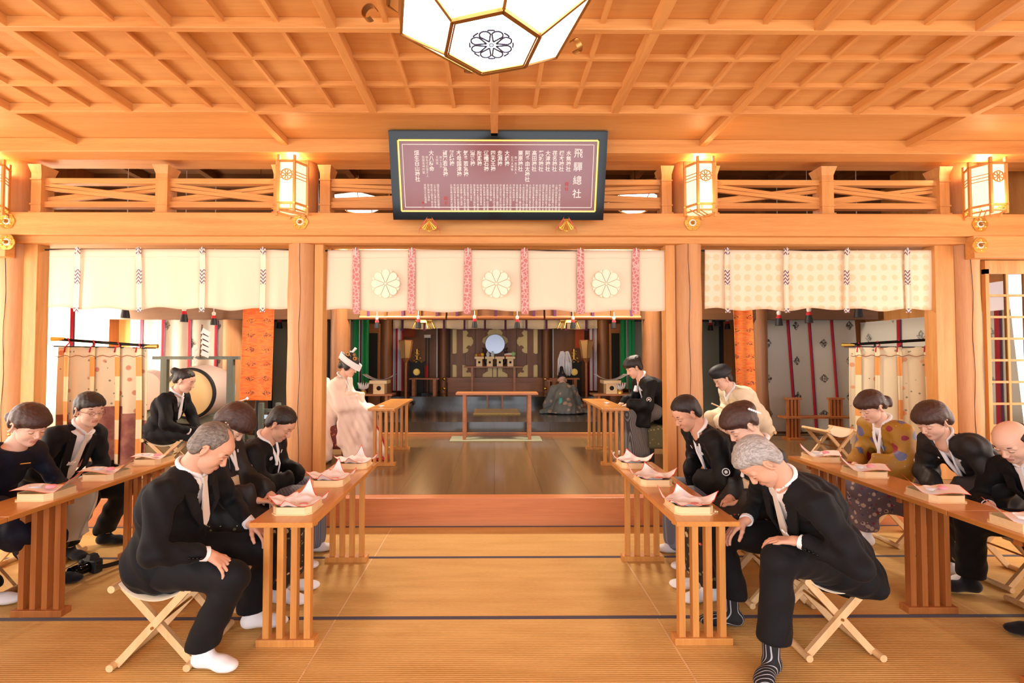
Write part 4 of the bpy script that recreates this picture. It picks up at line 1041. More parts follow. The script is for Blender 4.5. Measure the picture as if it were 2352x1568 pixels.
# ---- standing screens of cloth
def kicho(label, x0, x1, y0, y1, zp0, zp1, zc, zb, lower, strips_u, pole_ext, light):
    t = thing('cloth_screen', label, 'screen', ((x0+x1)/2, (y0+y1)/2, Z2))
    P = lambda u, v=0: Vector((x0+(x1-x0)*u, y0+(y1-y0)*u, 0))
    pe = pole_ext
    a, b = P(-pe[0]), P(1+pe[1])
    MB().tube([(a.x, a.y, zp0), (a.x*.8+b.x*.2, a.y*.8+b.y*.2, zp0*.8+zp1*.2), (b.x, b.y, zp1)], .017, 10).build('black_pole', 'black', t)
    for q, z in ((a, zp0), (b, zp1)):
        d = (b-a).normalized()*.11*(1 if q is a else -1)
        MB().tube([q-d*.2+Vector((0, 0, z)), q+d+Vector((0, 0, z))], [.026, .018], 10).build('gilt_pole_end', 'gold', t)
    MB().tube([(a.x, a.y, zc+.01), (b.x, b.y, zc-.01)], .007, 8).build('cloth_rod', 'blackmatte', t)
    base = newmat('screen_cloth', rgb(232, 218, 184), .85); n_ = NT(base)
    vv = n_.n('ShaderNodeTexVoronoi'); vv.inputs['Scale'].default_value = 6.5; n_.l(n_.coord((1, 1, 1)), vv.inputs['Vector'])
    c_ = n_.ramp(vv.outputs[0], [(.16, rgb(222, 160, 120) if light else rgb(206, 140, 110)), (.22, rgb(228, 212, 178))])
    v2 = n_.n('ShaderNodeTexVoronoi'); v2.inputs['Scale'].default_value = 11; n_.l(n_.coord((1, 1, 1), rot=(.3, .2, 0)), v2.inputs['Vector'])
    k_ = n_.ramp(v2.outputs[0], [(.11, (1, 1, 1, 1)), (.15, (0, 0, 0, 1))])
    n_.base(n_.mix(k_, c_, rgb(140, 136, 110)))
    low = newmat('brownish_screen_cloth', rgb(150, 98, 86), .85); n2 = NT(low)
    n2.base(n2.ramp(n2.noise(n2.coord((1, 1, 1)), 9, 3), [(.4, rgb(138, 84, 76)), (.6, rgb(164, 112, 96))]))
    def fn(u, v, off=0):
        q = P(u+.02*math.sin(v*3)*(u-.5)); z = zc+(zb-zc)*v
        return (q.x, q.y+.035*math.sin(u*22)*(.25+.75*v)-off, z)
    MB().grid(110, 16, fn, .004, lambda u, v: 1 if v > lower+.05*math.sin(u*8) else 0).build('cloth', [base, low], t)
    OR = newmat('orange_ribbon', rgb(236, 160, 84), .7); PA = newmat('pale_ribbon', rgb(240, 222, 180), .7)
    for u0 in strips_u:
        MB().grid(2, 24, lambda u, v: fn(u0-.032+.064*u, v*.985, .03), .004, lambda u, v: 0 if (.08 < v < .27 or .46 < v < .62 or .8 < v < .92) else 1).build('ribbon', [OR, PA], t)
        q = P(u0); zz_ = zp0+(zp1-zp0)*u0
        MB().tube([(q.x, q.y-.02, zz_+.02), (q.x+.03, q.y-.03, zz_-.03), (q.x-.02, q.y-.03, zc), (q.x-.03, q.y-.035, zc-.06)], .007, 6).build('red_tie', 'red', t)
    MB().tube([fn(k/30, .075+.008*math.sin(k*1.5), .035) for k in range(31)], .004, 5).build('lacing_cord', newmat('brown_cord', rgb(160, 96, 60), .7), t)
    MB().box((x0+x1)/2-.12, (x0+x1)/2+.12, (y0+y1)/2-.06, (y0+y1)/2+.10, Z2, Z2+.08).build('stand_base', 'blackmatte', t)
    for s in (.35, .65): q = P(s); MB().tube([(q.x, q.y+.05, Z2), (q.x, q.y+.05, zp0*(1-s)+zp1*s)], .012, 8).build('stand_post', 'black', t)
p0, p1 = A(134, 797, 5.45), A(338, 802, 5.6)
kicho('tall cloth standing screen with orange ribbons in the left aisle', p0.x, p1.x, p0.y, p1.y, A(120, 778, 5.4).z, A(358, 795, 5.6).z, p0.z, Z2+.02, .55, (.12, .40, .68, .92), (.05, .10), False)
p0, p1 = A(1950, 800, 5.9), A(2156, 796, 5.3)
kicho('pale cloth standing screen with orange ribbons in the right aisle', p0.x, p1.x, p0.y, p1.y, A(1938, 792, 5.95).z, A(2195, 776, 5.25).z, p1.z, Z2+.02, .9, (.10, .32, .56, .85), (.06, .22), True)

# ---- little bench behind the right aisle stool
q = A(1870, 985, 7.3)
t = thing('wooden_rack', 'low brown wooden rack with two slatted uprights before the white curtain', 'rack', (q.x, 7.3, Z2))
MB().box(q.x-.5, q.x+.5, 7.2, 7.4, .58, .61).build('shelf', 'deskold', t)
for s in (-1, 1):
    for k in range(4): MB().box(q.x+s*.33-.09+k*.055, q.x+s*.33-.06+k*.055, 7.28, 7.32, Z2+.03, .86).build('upright_bar', 'deskold', t)
    MB().box(q.x+s*.33-.11, q.x+s*.33+.13, 7.2, 7.4, Z2, Z2+.03).build('foot', 'deskold', t)
    MB().box(q.x+s*.33-.11, q.x+s*.33+.13, 7.27, 7.33, .86, .89).build('cap', 'deskold', t)

# ---- side tables in the inner hall with offering stands and flowers
for s, x0, x1 in ((-1, -2.42, -1.75), (1, 1.70, 2.45)):
    w = 'left' if s < 0 else 'right'
    table('side_table', 'wooden side table with a paper-topped stand, %s of the black floor' % w, x0, x1, 8.15, 8.5, Z3, .875, 'altar', .1, .045)
    xs = A(873 if s < 0 else 1402, 890, 8.3).x
    zt_ = sanbo('%s offering stand with upturned white paper' % w, xs, 8.3, .875, .30, .235)
    o = MB().grid(16, 8, lambda u, v: (xs-.27+.54*u, 8.17+.26*v, zt_+.006+.5*abs(u-.5)**2.2*.9), .002).build('upturned_paper', 'paper'); setp(o, 'white paper with raised wings on the %s offering stand' % w, 'paper')
    xf = A(834 if s < 0 else 1425, 898, 8.2).x
    f = thing('flower_pot', 'white paper flower ornament in a gold cup on the %s side table' % w, 'ornament', (xf, 8.22, .875))
    MB().lathe([(.045, .875), (.05, .93), (.03, .94)], (xf, 8.22, 0), 14).build('gold_cup', 'gold', f)
    m = MB()
    for k in range(14):
        a = 2*PI*k/14; m.tube([(xf, 8.22, .94), (xf+.07*math.cos(a), 8.22+.07*math.sin(a), .99), (xf+.10*math.cos(a), 8.22+.10*math.sin(a), 1.07)], [.012, .018, .004], 5)
    m.build('paper_petals', 'paper', f)
    MB().tube([(xf, 8.2, .95), (xf+.01, 8.19, 1.10)], [.02, .006], 6).tube([(xf+.03, 8.2, .95), (xf+.05, 8.18, 1.06)], [.014, .004], 6).build('red_petal', 'red', f)
    # paper-shaded standing lamp
    px = 932 if s < 0 else 1347
    q = A(px, 890, 10.3); lp = thing('standing_lamp', 'unlit standing lamp with a tapered paper shade, %s of the sanctuary' % w, 'lamp', (q.x, 10.3, Z3))
    zs0, zs1 = A(px, 822, 10.3).z, A(px, 783, 10.3).z
    MB().lathe([(.095, zs0), (.155, zs1)], (q.x, 10.3, 0), 6, sm=False, rot=PI/6).build('paper_shade', newmat('tan_shade', rgb(196, 160, 104), .7), lp)
    m = MB()
    for k in range(6):
        a = PI/6+2*PI*k/6; m.tube([(q.x+.095*math.cos(a), 10.3+.095*math.sin(a), zs0), (q.x+.158*math.cos(a), 10.3+.158*math.sin(a), zs1+.01)], .009, 5)
    m.lathe([(.165, zs1), (.165, zs1+.02)], (q.x, 10.3, 0), 6, sm=False, rot=PI/6)
    m.lathe([(.03, zs0-.10), (.097, zs0)], (q.x, 10.3, 0), 6, sm=False, rot=PI/6)
    m.build('shade_frame', 'altar', lp)
    MB().tube([(q.x, 10.3, Z3+.05), (q.x, 10.3, zs0-.08)], .028, 8).build('pole', 'altar', lp)
    MB().box(q.x-.12, q.x+.12, 10.18, 10.42, Z3, Z3+.04).box(q.x-.07, q.x+.07, 10.23, 10.37, Z3+.04, Z3+.10).build('foot', 'altar', lp)
    # altar side bench
    a_, b_ = (A(941, 870, 10.9).x, A(1009, 870, 10.9).x) if s < 0 else (A(1262, 870, 10.9).x, A(1330, 870, 10.9).x)
    table('side_bench', '%s wooden bench before the sanctuary wall' % w, a_, b_, 10.8, 11.05, Z4, A(975, 868, 10.9).z, 'altar', .10, .07)
    # black stand with gilt crest and gilt finial
    pc = 957 if s < 0 else 1319
    q = A(pc, 854, 11.4); k = thing('crested_black_stand', 'black stand with a gilt chrysanthemum crest and gilt finial, %s side' % w, 'ornament', (q.x, 11.45, Z4))
    MB().prism([(-.17, Z4), (.17, Z4), (.17, q.z+.13), (.19, q.z+.26), (.10, q.z+.20), (.0, q.z+.30), (-.10, q.z+.22), (-.19, q.z+.26), (-.17, q.z+.13)], lambda u, v, w_: (q.x+u, 11.40+w_, v), .1).build('black_cloth', 'blackmatte', k)
    m = MB()
    for poly in chrys(.085, 12, 0, .85): m.prism(poly, lambda u, v, w_: (q.x+u, 11.39-w_, q.z+v), .008)
    m.lathe([(.001, -.002), (.083, -.001), (.085, .01)], (q.x, 11.39, q.z), 24, axis='y')
    fixn(m.build('gilt_crest', 'gold', k))
    m = MB(); rnd = random.Random(5)
    for j in range(26):
        a = rnd.uniform(0, 2*PI); rr = rnd.uniform(.02, .11); z = q.z+rnd.uniform(.24, .52)
        m.lathe([(.001, -.02), (.022, 0), (.001, .02)], (q.x+rr*math.cos(a)*(1-(z-q.z-.24)*1.5), 11.42+.03*math.sin(a), z), 6)
    m.tube([(q.x, 11.42, q.z+.2), (q.x, 11.42, q.z+.55)], .02, 6)
    m.build('gilt_finial', 'gold', k)
    # side hanging brocade
    hang('small_brocade', 'small red brocade hanging %s of the sanctuary' % w, 927 if s < 0 else 1321, 954 if s < 0 else 1342, 750, 800 if s > 0 else 775, 11.6, newmat('red_brocade', rgb(176, 74, 34) if s < 0 else rgb(226, 100, 46), .7), 0, 4, .01, 'banner')
    # tall timber showcase
    a_, b_ = (A(846, 800, 9.9).x, A(871, 800, 9.9).x) if s < 0 else (A(1402, 800, 9.9).x, A(1425, 800, 9.9).x)
    k = thing('glazed_case', 'tall timber-framed case with a dark glass front, %s side' % w, 'case', ((a_+b_)/2, 9.95, Z3))
    MB().box(a_, b_, 9.9, 10.0, Z3, 2.2).build('case_body', 'altar', k); MB().box(a_+.02, b_-.03, 9.88, 9.9, 1.0, 2.0).build('dark_glass', newmat('dark_glass', rgb(52, 50, 46), .15), k)
# weapon-like ceremonial poles
q = A(981, 890, 11.2); t = thing('ceremonial_poles', 'pair of thin black and red ceremonial poles on a small stand', 'poles', (q.x, 11.2, Z4))
for dx in (-.03, .04): MB().tube([(q.x+dx, 11.2, Z4), (q.x+dx, 11.2, 1.95)], .012, 6).build('pole', 'blackmatte', t)
MB().box(q.x-.07, q.x+.08, 11.17, 11.23, 1.95, 2.02).build('cap', 'tie', t); MB().tube([(q.x, 11.16, 1.0), (q.x, 11.16, 1.3)], .03, 8).build('red_wrap', 'red', t)
MB().box(q.x-.12, q.x+.13, 11.1, 11.3, Z4, Z4+.03).build('foot', 'black', t)
# purification wand on a stand beside the kneeling priest
q = A(1297, 850, 9.6); t = thing('purification_wand', 'bushy white paper-streamer wand upright behind the kneeling priest', 'wand', (q.x, 9.6, Z3))
MB().box(q.x-.03, q.x+.03, 9.57, 9.63, Z3, 1.3).build('post', 'altar', t)
m = MB(); rnd = random.Random(9); z1 = A(1297, 806, 9.6).z; z0 = A(1297, 862, 9.6).z
for k in range(110):
    a = rnd.uniform(0, 2*PI); r1 = rnd.uniform(.05, .15); zs = z1-rnd.uniform(0, .22)
    m.tube([(q.x+r1*.55*math.cos(a), 9.6+r1*.5*math.sin(a), zs), (q.x+r1*.9*math.cos(a), 9.6+r1*.9*math.sin(a), (zs+z0)/2+.08), (q.x+r1*math.cos(a), 9.6+r1*math.sin(a), z0+rnd.uniform(-.02, .14))], [.012, .016, .01], 4)
m.build('paper_streamers', 'paper', t)
table('wand_table', 'slender wooden table with crossbar behind the kneeling priest', A(1255, 880, 9.9).x, A(1300, 880, 9.9).x, 9.8, 10.05, Z3, A(1270, 872, 9.9).z, 'altar', .05, .04)
# bride's and groom's seats
RBR = newmat('dark_red_brocade_seat', rgb(110, 44, 36), .7); n_ = NT(RBR); v_ = n_.n('ShaderNodeTexVoronoi'); v_.inputs['Scale'].default_value = 22; n_.l(n_.coord((1, 1, 1)), v_.inputs['Vector']); n_.base(n_.ramp(v_.outputs[0], [(.2, rgb(176, 96, 60)), (.3, rgb(104, 40, 34))]))
GBR = newmat('green_gold_brocade_seat', rgb(120, 116, 74), .7); n_ = NT(GBR); v_ = n_.n('ShaderNodeTexVoronoi'); v_.inputs['Scale'].default_value = 26; n_.l(n_.coord((1, 1, 1)), v_.inputs['Vector']); n_.base(n_.ramp(v_.outputs[0], [(.2, rgb(160, 150, 96)), (.3, rgb(92, 92, 62))]))
for x, m_, lb in ((-1.98, RBR, 'red brocade-covered seat under the bride'), (2.18, GBR, 'green and gold brocade bench under the groom')):
    t = thing('brocade_seat', lb, 'seat', (x, 6.0, Z2)); w = .22 if x < 0 else .32
    MB().box(x-w, x+w, 5.74, 6.28, Z2+.16, Z2+.44).build('cushion', m_, t, bevel=.03)
    for sx in (-1, 1):
        for sy in (-1, 1): MB().box(x+sx*(w-.05)-.025, x+sx*(w-.05)+.025, 6.01+sy*.23-.025, 6.01+sy*.23+.025, Z2, Z2+.17).build('leg', 'blackmatte', t)

# ---- camera lying on the tatami
q = G(212, 1312, 0)
t = thing('photo_camera', 'black camera with strap lying on the mat behind the front man', 'camera', (q.x, q.y, 0), math.radians(-20))
m = MB().box(-.07, .07, -.03, .03, .0, .095).build('camera_body', 'blackmatte', t, world=False, bevel=.012)
MB().add([(-.025, -.035, .095), (.025, -.035, .095), (.03, .03, .095), (-.03, .03, .095), (-.018, -.025, .125), (.018, -.025, .125), (.02, .02, .125), (-.02, .02, .125)], [(0, 1, 5, 4), (1, 2, 6, 5), (2, 3, 7, 6), (3, 0, 4, 7), (4, 5, 6, 7)]).build('viewfinder', 'blackmatte', t, world=False)
MB().box(-.085, -.045, -.045, .03, .0, .085).build('grip', 'blackmatte', t, world=False, bevel=.012)
o = fixn(MB().lathe([(.036, 0), (.038, -.05), (.042, -.055), (.042, -.11), (.036, -.112), (.034, -.10), (.001, -.098)], (.01, -.03, .046), 28, axis='y').build('lens', 'black', t, world=False))
MB().grid(30, 1, lambda u, v: (.07+.16*math.sin(u*PI)*.9, -.02+.22*u-.1*math.sin(u*5), .05*(1-u)+.02+.035*math.sin(u*PI)+.03*(v-.5)), .003).build('strap', 'blackmatte', t, world=False)
MB().grid(20, 1, lambda u, v: (-.08-.05*math.sin(u*PI), -.02-.28*u, .07*(1-u)**2+.006+.004*v+.0), .003).build('strap', 'blackmatte', t, world=False)
# beige cloth hanging behind the left side desk's leg
q = G(200, 1250, 0)
BG = cloth('beige_satin', rgb(206, 182, 152), .5)
t = thing('folded_shawl', 'beige cloth hanging beside the legs of the left side desk', 'cloth', (-2.72, 3.32, .3))
MB().grid(18, 20, lambda u, v: (-2.95+.20*u+.02*math.sin(v*5), 3.22+.04*math.sin(u*9+v*3)+.1*u, .62-.38*v*(1-.25*u)+.02*math.sin(u*7)), .01).build('cloth', BG, t)
# white crane-pattern strip behind the groom, gohei etc. left out of reach
hang('painted_scroll', 'pale hanging scroll with a dark ink crane right of the groom', 1520, 1534, 784, 900, 8.6, newmat('scroll_paper', rgb(206, 196, 160), .8), 0, 2, .005, 'scroll')
# ================================================ PEOPLE
# bodies, clothes and hair are grown as smooth distance fields and turned into one continuous surface each
def V(*a): return np.array(a, dtype=float)
def nrm(a): a = np.asarray(a, float); return a/(np.linalg.norm(a)+1e-9)
def cap(a, b, ra, rb=None, sy=1.0, k=None): return ('cap', V(*a), V(*b), ra, ra if rb is None else rb, sy, k)
def ell(c, r, R=None, k=None): return ('ell', V(*c), V(*r), R, k)
def rbox(c, h, rd, R=None, k=None): return ('box', V(*c), V(*h), rd, R, k)
def prim(p, X, Y, Z):
    if p[0] == 'cap':
        _, a, b, ra, rb, sy, k = p
        yc = (a[1]+b[1])/2 if sy != 1 else 0
        Yy = yc+(Y-yc)/sy; ay = yc+(a[1]-yc)/sy; by = yc+(b[1]-yc)/sy
        dx, dy, dz = b[0]-a[0], by-ay, b[2]-a[2]; L = dx*dx+dy*dy+dz*dz+1e-12
        t = np.clip(((X-a[0])*dx+(Yy-ay)*dy+(Z-a[2])*dz)/L, 0, 1)
        return np.sqrt((X-a[0]-t*dx)**2+(Yy-ay-t*dy)**2+(Z-a[2]-t*dz)**2)-(ra+(rb-ra)*t)
    c, h = p[1], p[2]; R = p[-2]; x, y, z = X-c[0], Y-c[1], Z-c[2]
    if R is not None: x, y, z = (R[0][0]*x+R[1][0]*y+R[2][0]*z, R[0][1]*x+R[1][1]*y+R[2][1]*z, R[0][2]*x+R[1][2]*y+R[2][2]*z)
    if p[0] == 'ell':
        k0 = np.sqrt((x/h[0])**2+(y/h[1])**2+(z/h[2])**2); k1 = np.sqrt((x/h[0]**2)**2+(y/h[1]**2)**2+(z/h[2]**2)**2)+1e-9
        return k0*(k0-1)/k1
    rd = p[3]; qx, qy, qz = abs(x)-h[0]+rd, abs(y)-h[1]+rd, abs(z)-h[2]+rd
    return np.sqrt(np.maximum(qx, 0)**2+np.maximum(qy, 0)**2+np.maximum(qz, 0)**2)+np.minimum(np.maximum(qx, np.maximum(qy, qz)), 0)-rd
def smin(a, b, k):
    h = np.clip(.5+.5*(b-a)/k, 0, 1); return b*(1-h)+a*h-k*h*(1-h)
def union(ps, X, Y, Z, k):
    d = None
    for p in ps:
        q = prim(p, X, Y, Z); kk = p[-1] or k; d = q if d is None else smin(d, q, kk)
    return d
def bounds(ps, pad):
    lo = V(9, 9, 9); hi = -lo
    for p in ps:
        if p[0] == 'cap':
            r = max(p[3], p[4]); e = V(r, r*p[5], r)
            lo = np.minimum(lo, np.minimum(p[1], p[2])-e); hi = np.maximum(hi, np.maximum(p[1], p[2])+e)
        else:
            r = float(np.linalg.norm(p[2])) if p[-2] is not None else p[2]; lo = np.minimum(lo, p[1]-r); hi = np.maximum(hi, p[1]+r)
    return lo-pad, hi+pad
def surf(ps, h, k=.03, fn=None, pad=.02, bb=None):
    """surface nets over the field; returns verts, quads"""
    lo, hi = bb if bb else bounds(ps, pad); n = np.maximum(((hi-lo)/h).astype(int)+2, 3)
    ax = [lo[i]+h*np.arange(n[i]) for i in range(3)]
    X, Y, Z = np.meshgrid(*ax, indexing='ij'); X = X.astype(np.float32); Y = Y.astype(np.float32); Z = Z.astype(np.float32)
    F = union(ps, X, Y, Z, k)
    if fn: F = fn(F, X, Y, Z)
    F[0] = F[-1] = 1; F[:, 0] = F[:, -1] = 1; F[:, :, 0] = F[:, :, -1] = 1
    S = F < 0
    c = [(i, j, l) for i in (0, 1) for j in (0, 1) for l in (0, 1)]
    sl = lambda A_, i, j, l: A_[i:A_.shape[0]-1+i, j:A_.shape[1]-1+j, l:A_.shape[2]-1+l]
    cnt = sum(sl(S, *q).astype(np.int8) for q in c); act = (cnt > 0) & (cnt < 8)
    idx = -np.ones(act.shape, np.int64); I = np.argwhere(act); idx[act] = np.arange(len(I))
    Fc = {q: sl(F, *q)[act] for q in c}; acc = np.zeros((len(I), 3)); num = np.zeros(len(I))
    for a in c:
        for d in range(3):
            if a[d]: continue
            b = list(a); b[d] = 1; b = tuple(b); fa, fb = Fc[a], Fc[b]; m = (fa < 0) != (fb < 0)
            t = np.where(m, fa/(fa-fb+1e-20), 0)
            p = np.tile(np.array(a, float), (len(I), 1)); p[:, d] += t; acc[m] += p[m]; num[m] += 1
    vs = lo+h*(I+acc/np.maximum(num, 1)[:, None])
    qs = []
    def faces(Sa, Sb, cells):
        m = Sa != Sb; a, b, c_, d = [q[m] for q in cells]; f = Sa[m]
        qs.append(np.where(f[:, None], np.stack([a, b, c_, d], 1), np.stack([d, c_, b, a], 1)))
    faces(S[:-1, 1:-1, 1:-1], S[1:, 1:-1, 1:-1], [idx[:, :-1, :-1], idx[:, 1:, :-1], idx[:, 1:, 1:], idx[:, :-1, 1:]])
    faces(S[1:-1, :-1, 1:-1], S[1:-1, 1:, 1:-1], [idx[:-1, :, :-1], idx[:-1, :, 1:], idx[1:, :, 1:], idx[1:, :, :-1]])
    faces(S[1:-1, 1:-1, :-1], S[1:-1, 1:-1, 1:], [idx[:-1, :-1, :], idx[1:, :-1, :], idx[1:, 1:, :], idx[:-1, 1:, :]])
    q = np.concatenate(qs); return vs, q[(q >= 0).all(1)]
def relax(v, q, it=1, lam=.5):
    for _ in range(it):
        acc = np.zeros_like(v); n = np.zeros(len(v))
        for a, b in ((0, 1), (1, 2), (2, 3), (3, 0)):
            np.add.at(acc, q[:, a], v[q[:, b]]); np.add.at(n, q[:, a], 1); np.add.at(acc, q[:, b], v[q[:, a]]); np.add.at(n, q[:, b], 1)
        v = v*(1-lam)+lam*acc/np.maximum(n, 1)[:, None]
    return v
def fobj(name, parts, mats, parent, label=None):
    """parts: list of (verts, quads, material index)"""
    vs = np.concatenate([p[0] for p in parts]); off = np.cumsum([0]+[len(p[0]) for p in parts])
    qs = np.concatenate([p[1]+off[i] for i, p in enumerate(parts)])
    mi = np.concatenate([np.broadcast_to(np.asarray(p[2]), (len(p[1]),)) for p in parts]).astype(np.int32)
    me = bpy.data.meshes.new(name); me.vertices.add(len(vs)); me.vertices.foreach_set('co', vs.astype(np.float32).ravel())
    me.loops.add(qs.size); me.loops.foreach_set('vertex_index', qs.astype(np.int32).ravel())
    me.polygons.add(len(qs)); me.polygons.foreach_set('loop_start', np.arange(0, qs.size, 4, dtype=np.int32))
    for m in mats if isinstance(mats, (list, tuple)) else [mats]: me.materials.append(M[m] if isinstance(m, str) else m)
    me.polygons.foreach_set('material_index', mi); me.polygons.foreach_set('use_smooth', np.ones(len(qs), bool))
    me.update(); me.validate()
    o = bpy.data.objects.new(name, me); C.objects.link(o); o.parent = parent; BASE[o.name] = BASE[parent.name]
    if label: o['label'] = label
    return o
def RY(a):   # pitch forward (nose down) by a, +x is forward
    c, s = math.cos(a), math.sin(a); return np.array([[c, 0, s], [0, 1, 0], [-s, 0, c]])
def RZ(a):
    c, s = math.cos(a), math.sin(a); return np.array([[c, -s, 0], [s, c, 0], [0, 0, 1]])
def RX(a):
    c, s = math.cos(a), math.sin(a); return np.array([[1, 0, 0], [0, c, -s], [0, s, c]])
def hprims(sc=1.0, fem=False, old=False):
    P = [ell((-.012, 0, .038), (.094, .076, .083)), ell((.026, 0, -.018), (.064, .060, .088), k=.03), ell((.030, 0, -.074), (.050, .046 if not fem else .040, .036), k=.03),
         ell((.066, 0, -.096), (.018, .018, .015), k=.03), ell((.052, .034, -.032), (.030, .024, .030), k=.02), ell((.052, -.034, -.032), (.030, .024, .030), k=.02),
         cap((.080, .018, .020), (.070, .046, .016), .011, k=.012), cap((.080, -.018, .020), (.070, -.046, .016), .011, k=.012), ell((.060, 0, .045), (.032, .045, .034), k=.02)]
    nz = .9 if fem else 1.0
    N_ = [cap((.086, 0, .008), (.106*1, 0, -.028), .007, .0105*nz, k=.010), ell((.100, .011, -.033), (.009, .007, .007), k=.006), ell((.100, -.011, -.033), (.009, .007, .007), k=.006)]
    L_ = [ell((.0855, 0, -.0575), (.013, .023, .0055), k=.006), ell((.0845, 0, -.0675), (.0125, .020, .0065), k=.006)]
    E_ = [ell((.074, s*.031, -.001), (.015, .0155, .0115), k=.004) for s in (-1, 1)]
    S_ = [ell((.092, s*.031, .001), (.018, .021, .011)) for s in (-1, 1)]
    ER = []
    for s in (-1, 1):
        pts = [(.010*math.cos(t)-.008+.004*math.sin(t), s*.083, .032*math.sin(t)-.006) for t in np.linspace(-1.6, 2.6, 8)]
        for a, b in zip(pts[:-1], pts[1:]): ER.append(cap((a[0]*1.3, a[1]+s*.004, a[2]), (b[0]*1.3, b[1]+s*.004, b[2]),   .0055, k=.005))
        ER.append(ell((-.006, s*.074, -.010), (.014, .006, .022), k=.008)); ER.append(ell((.0, s*.076, -.034), (.008, .005, .008), k=.006))
    return P, N_, L_, E_, S_, ER
def head_field(fem=False, old=False):
    P, N_, L_, E_, S_, ER = hprims(1, fem, old)
    def f(X, Y, Z):
        d = union(P, X, Y, Z, .03); s = union(S_, X, Y, Z, .003)
        h = np.clip(.5-.5*(d+s)/.012, 0, 1); d = d*(1-h)-s*h+.012*h*(1-h)
        for p in E_+N_+L_: d = smin(d, prim(p, X, Y, Z), p[-1])
        d = np.maximum(d, -prim(cap((.099, -.019, -.0625), (.099, .019, -.0625), .0014), X, Y, Z))
        if old: d = d+.0012*np.sin(Z*420)*np.exp(-((Z-.045)/.018)**2)*(X > .05)+.002*np.exp(-(((abs(Y)-.036)/.004)**2))*np.exp(-((Z+.045)/.02)**2)*(X > .05)
        for p in ER: d = smin(d, prim(p, X, Y, Z), p[-1])
        return d
    return f
def xf(v, R, t): return v @ R.T+t
def make_head(T, R, N, h, skin, fem, old, neckr=.056):
    hf = head_field(fem, old)
    def f(F, X, Y, Z): return hf(X, Y, Z)
    v, q = surf([], h, fn=lambda F, X, Y, Z: hf(X, Y, Z), bb=(V(-.125, -.105, -.135), V(.13, .105, .135)))
    v = relax(v, q, 1, .25)
    out = [(xf(v, R, T), q, lipmask(v, q))]
    a = R @ V(-.020, 0, -.062)+T
    n, nq = surf([cap(a, N, neckr, neckr*1.08), cap(N, N+V(-.03, 0, -.05), neckr*1.1, .07)], max(h*1.6, .008), .02)
    return out+[(n, nq, 0)]
def lipmask(v, q):
    c = v[q].mean(1); m = (abs(c[:, 1]) < .021) & (c[:, 2] > -.073) & (c[:, 2] < -.0535) & (c[:, 0] > .084+.0*c[:, 1])
    return m.astype(int)
_u = union
def union(ps, X, Y, Z, k):
    if not ps: return np.ones_like(X)
    return _u(ps, X, Y, Z, k)
NAPE = ell((-.044, 0, -.020), (.064, .077, .068))
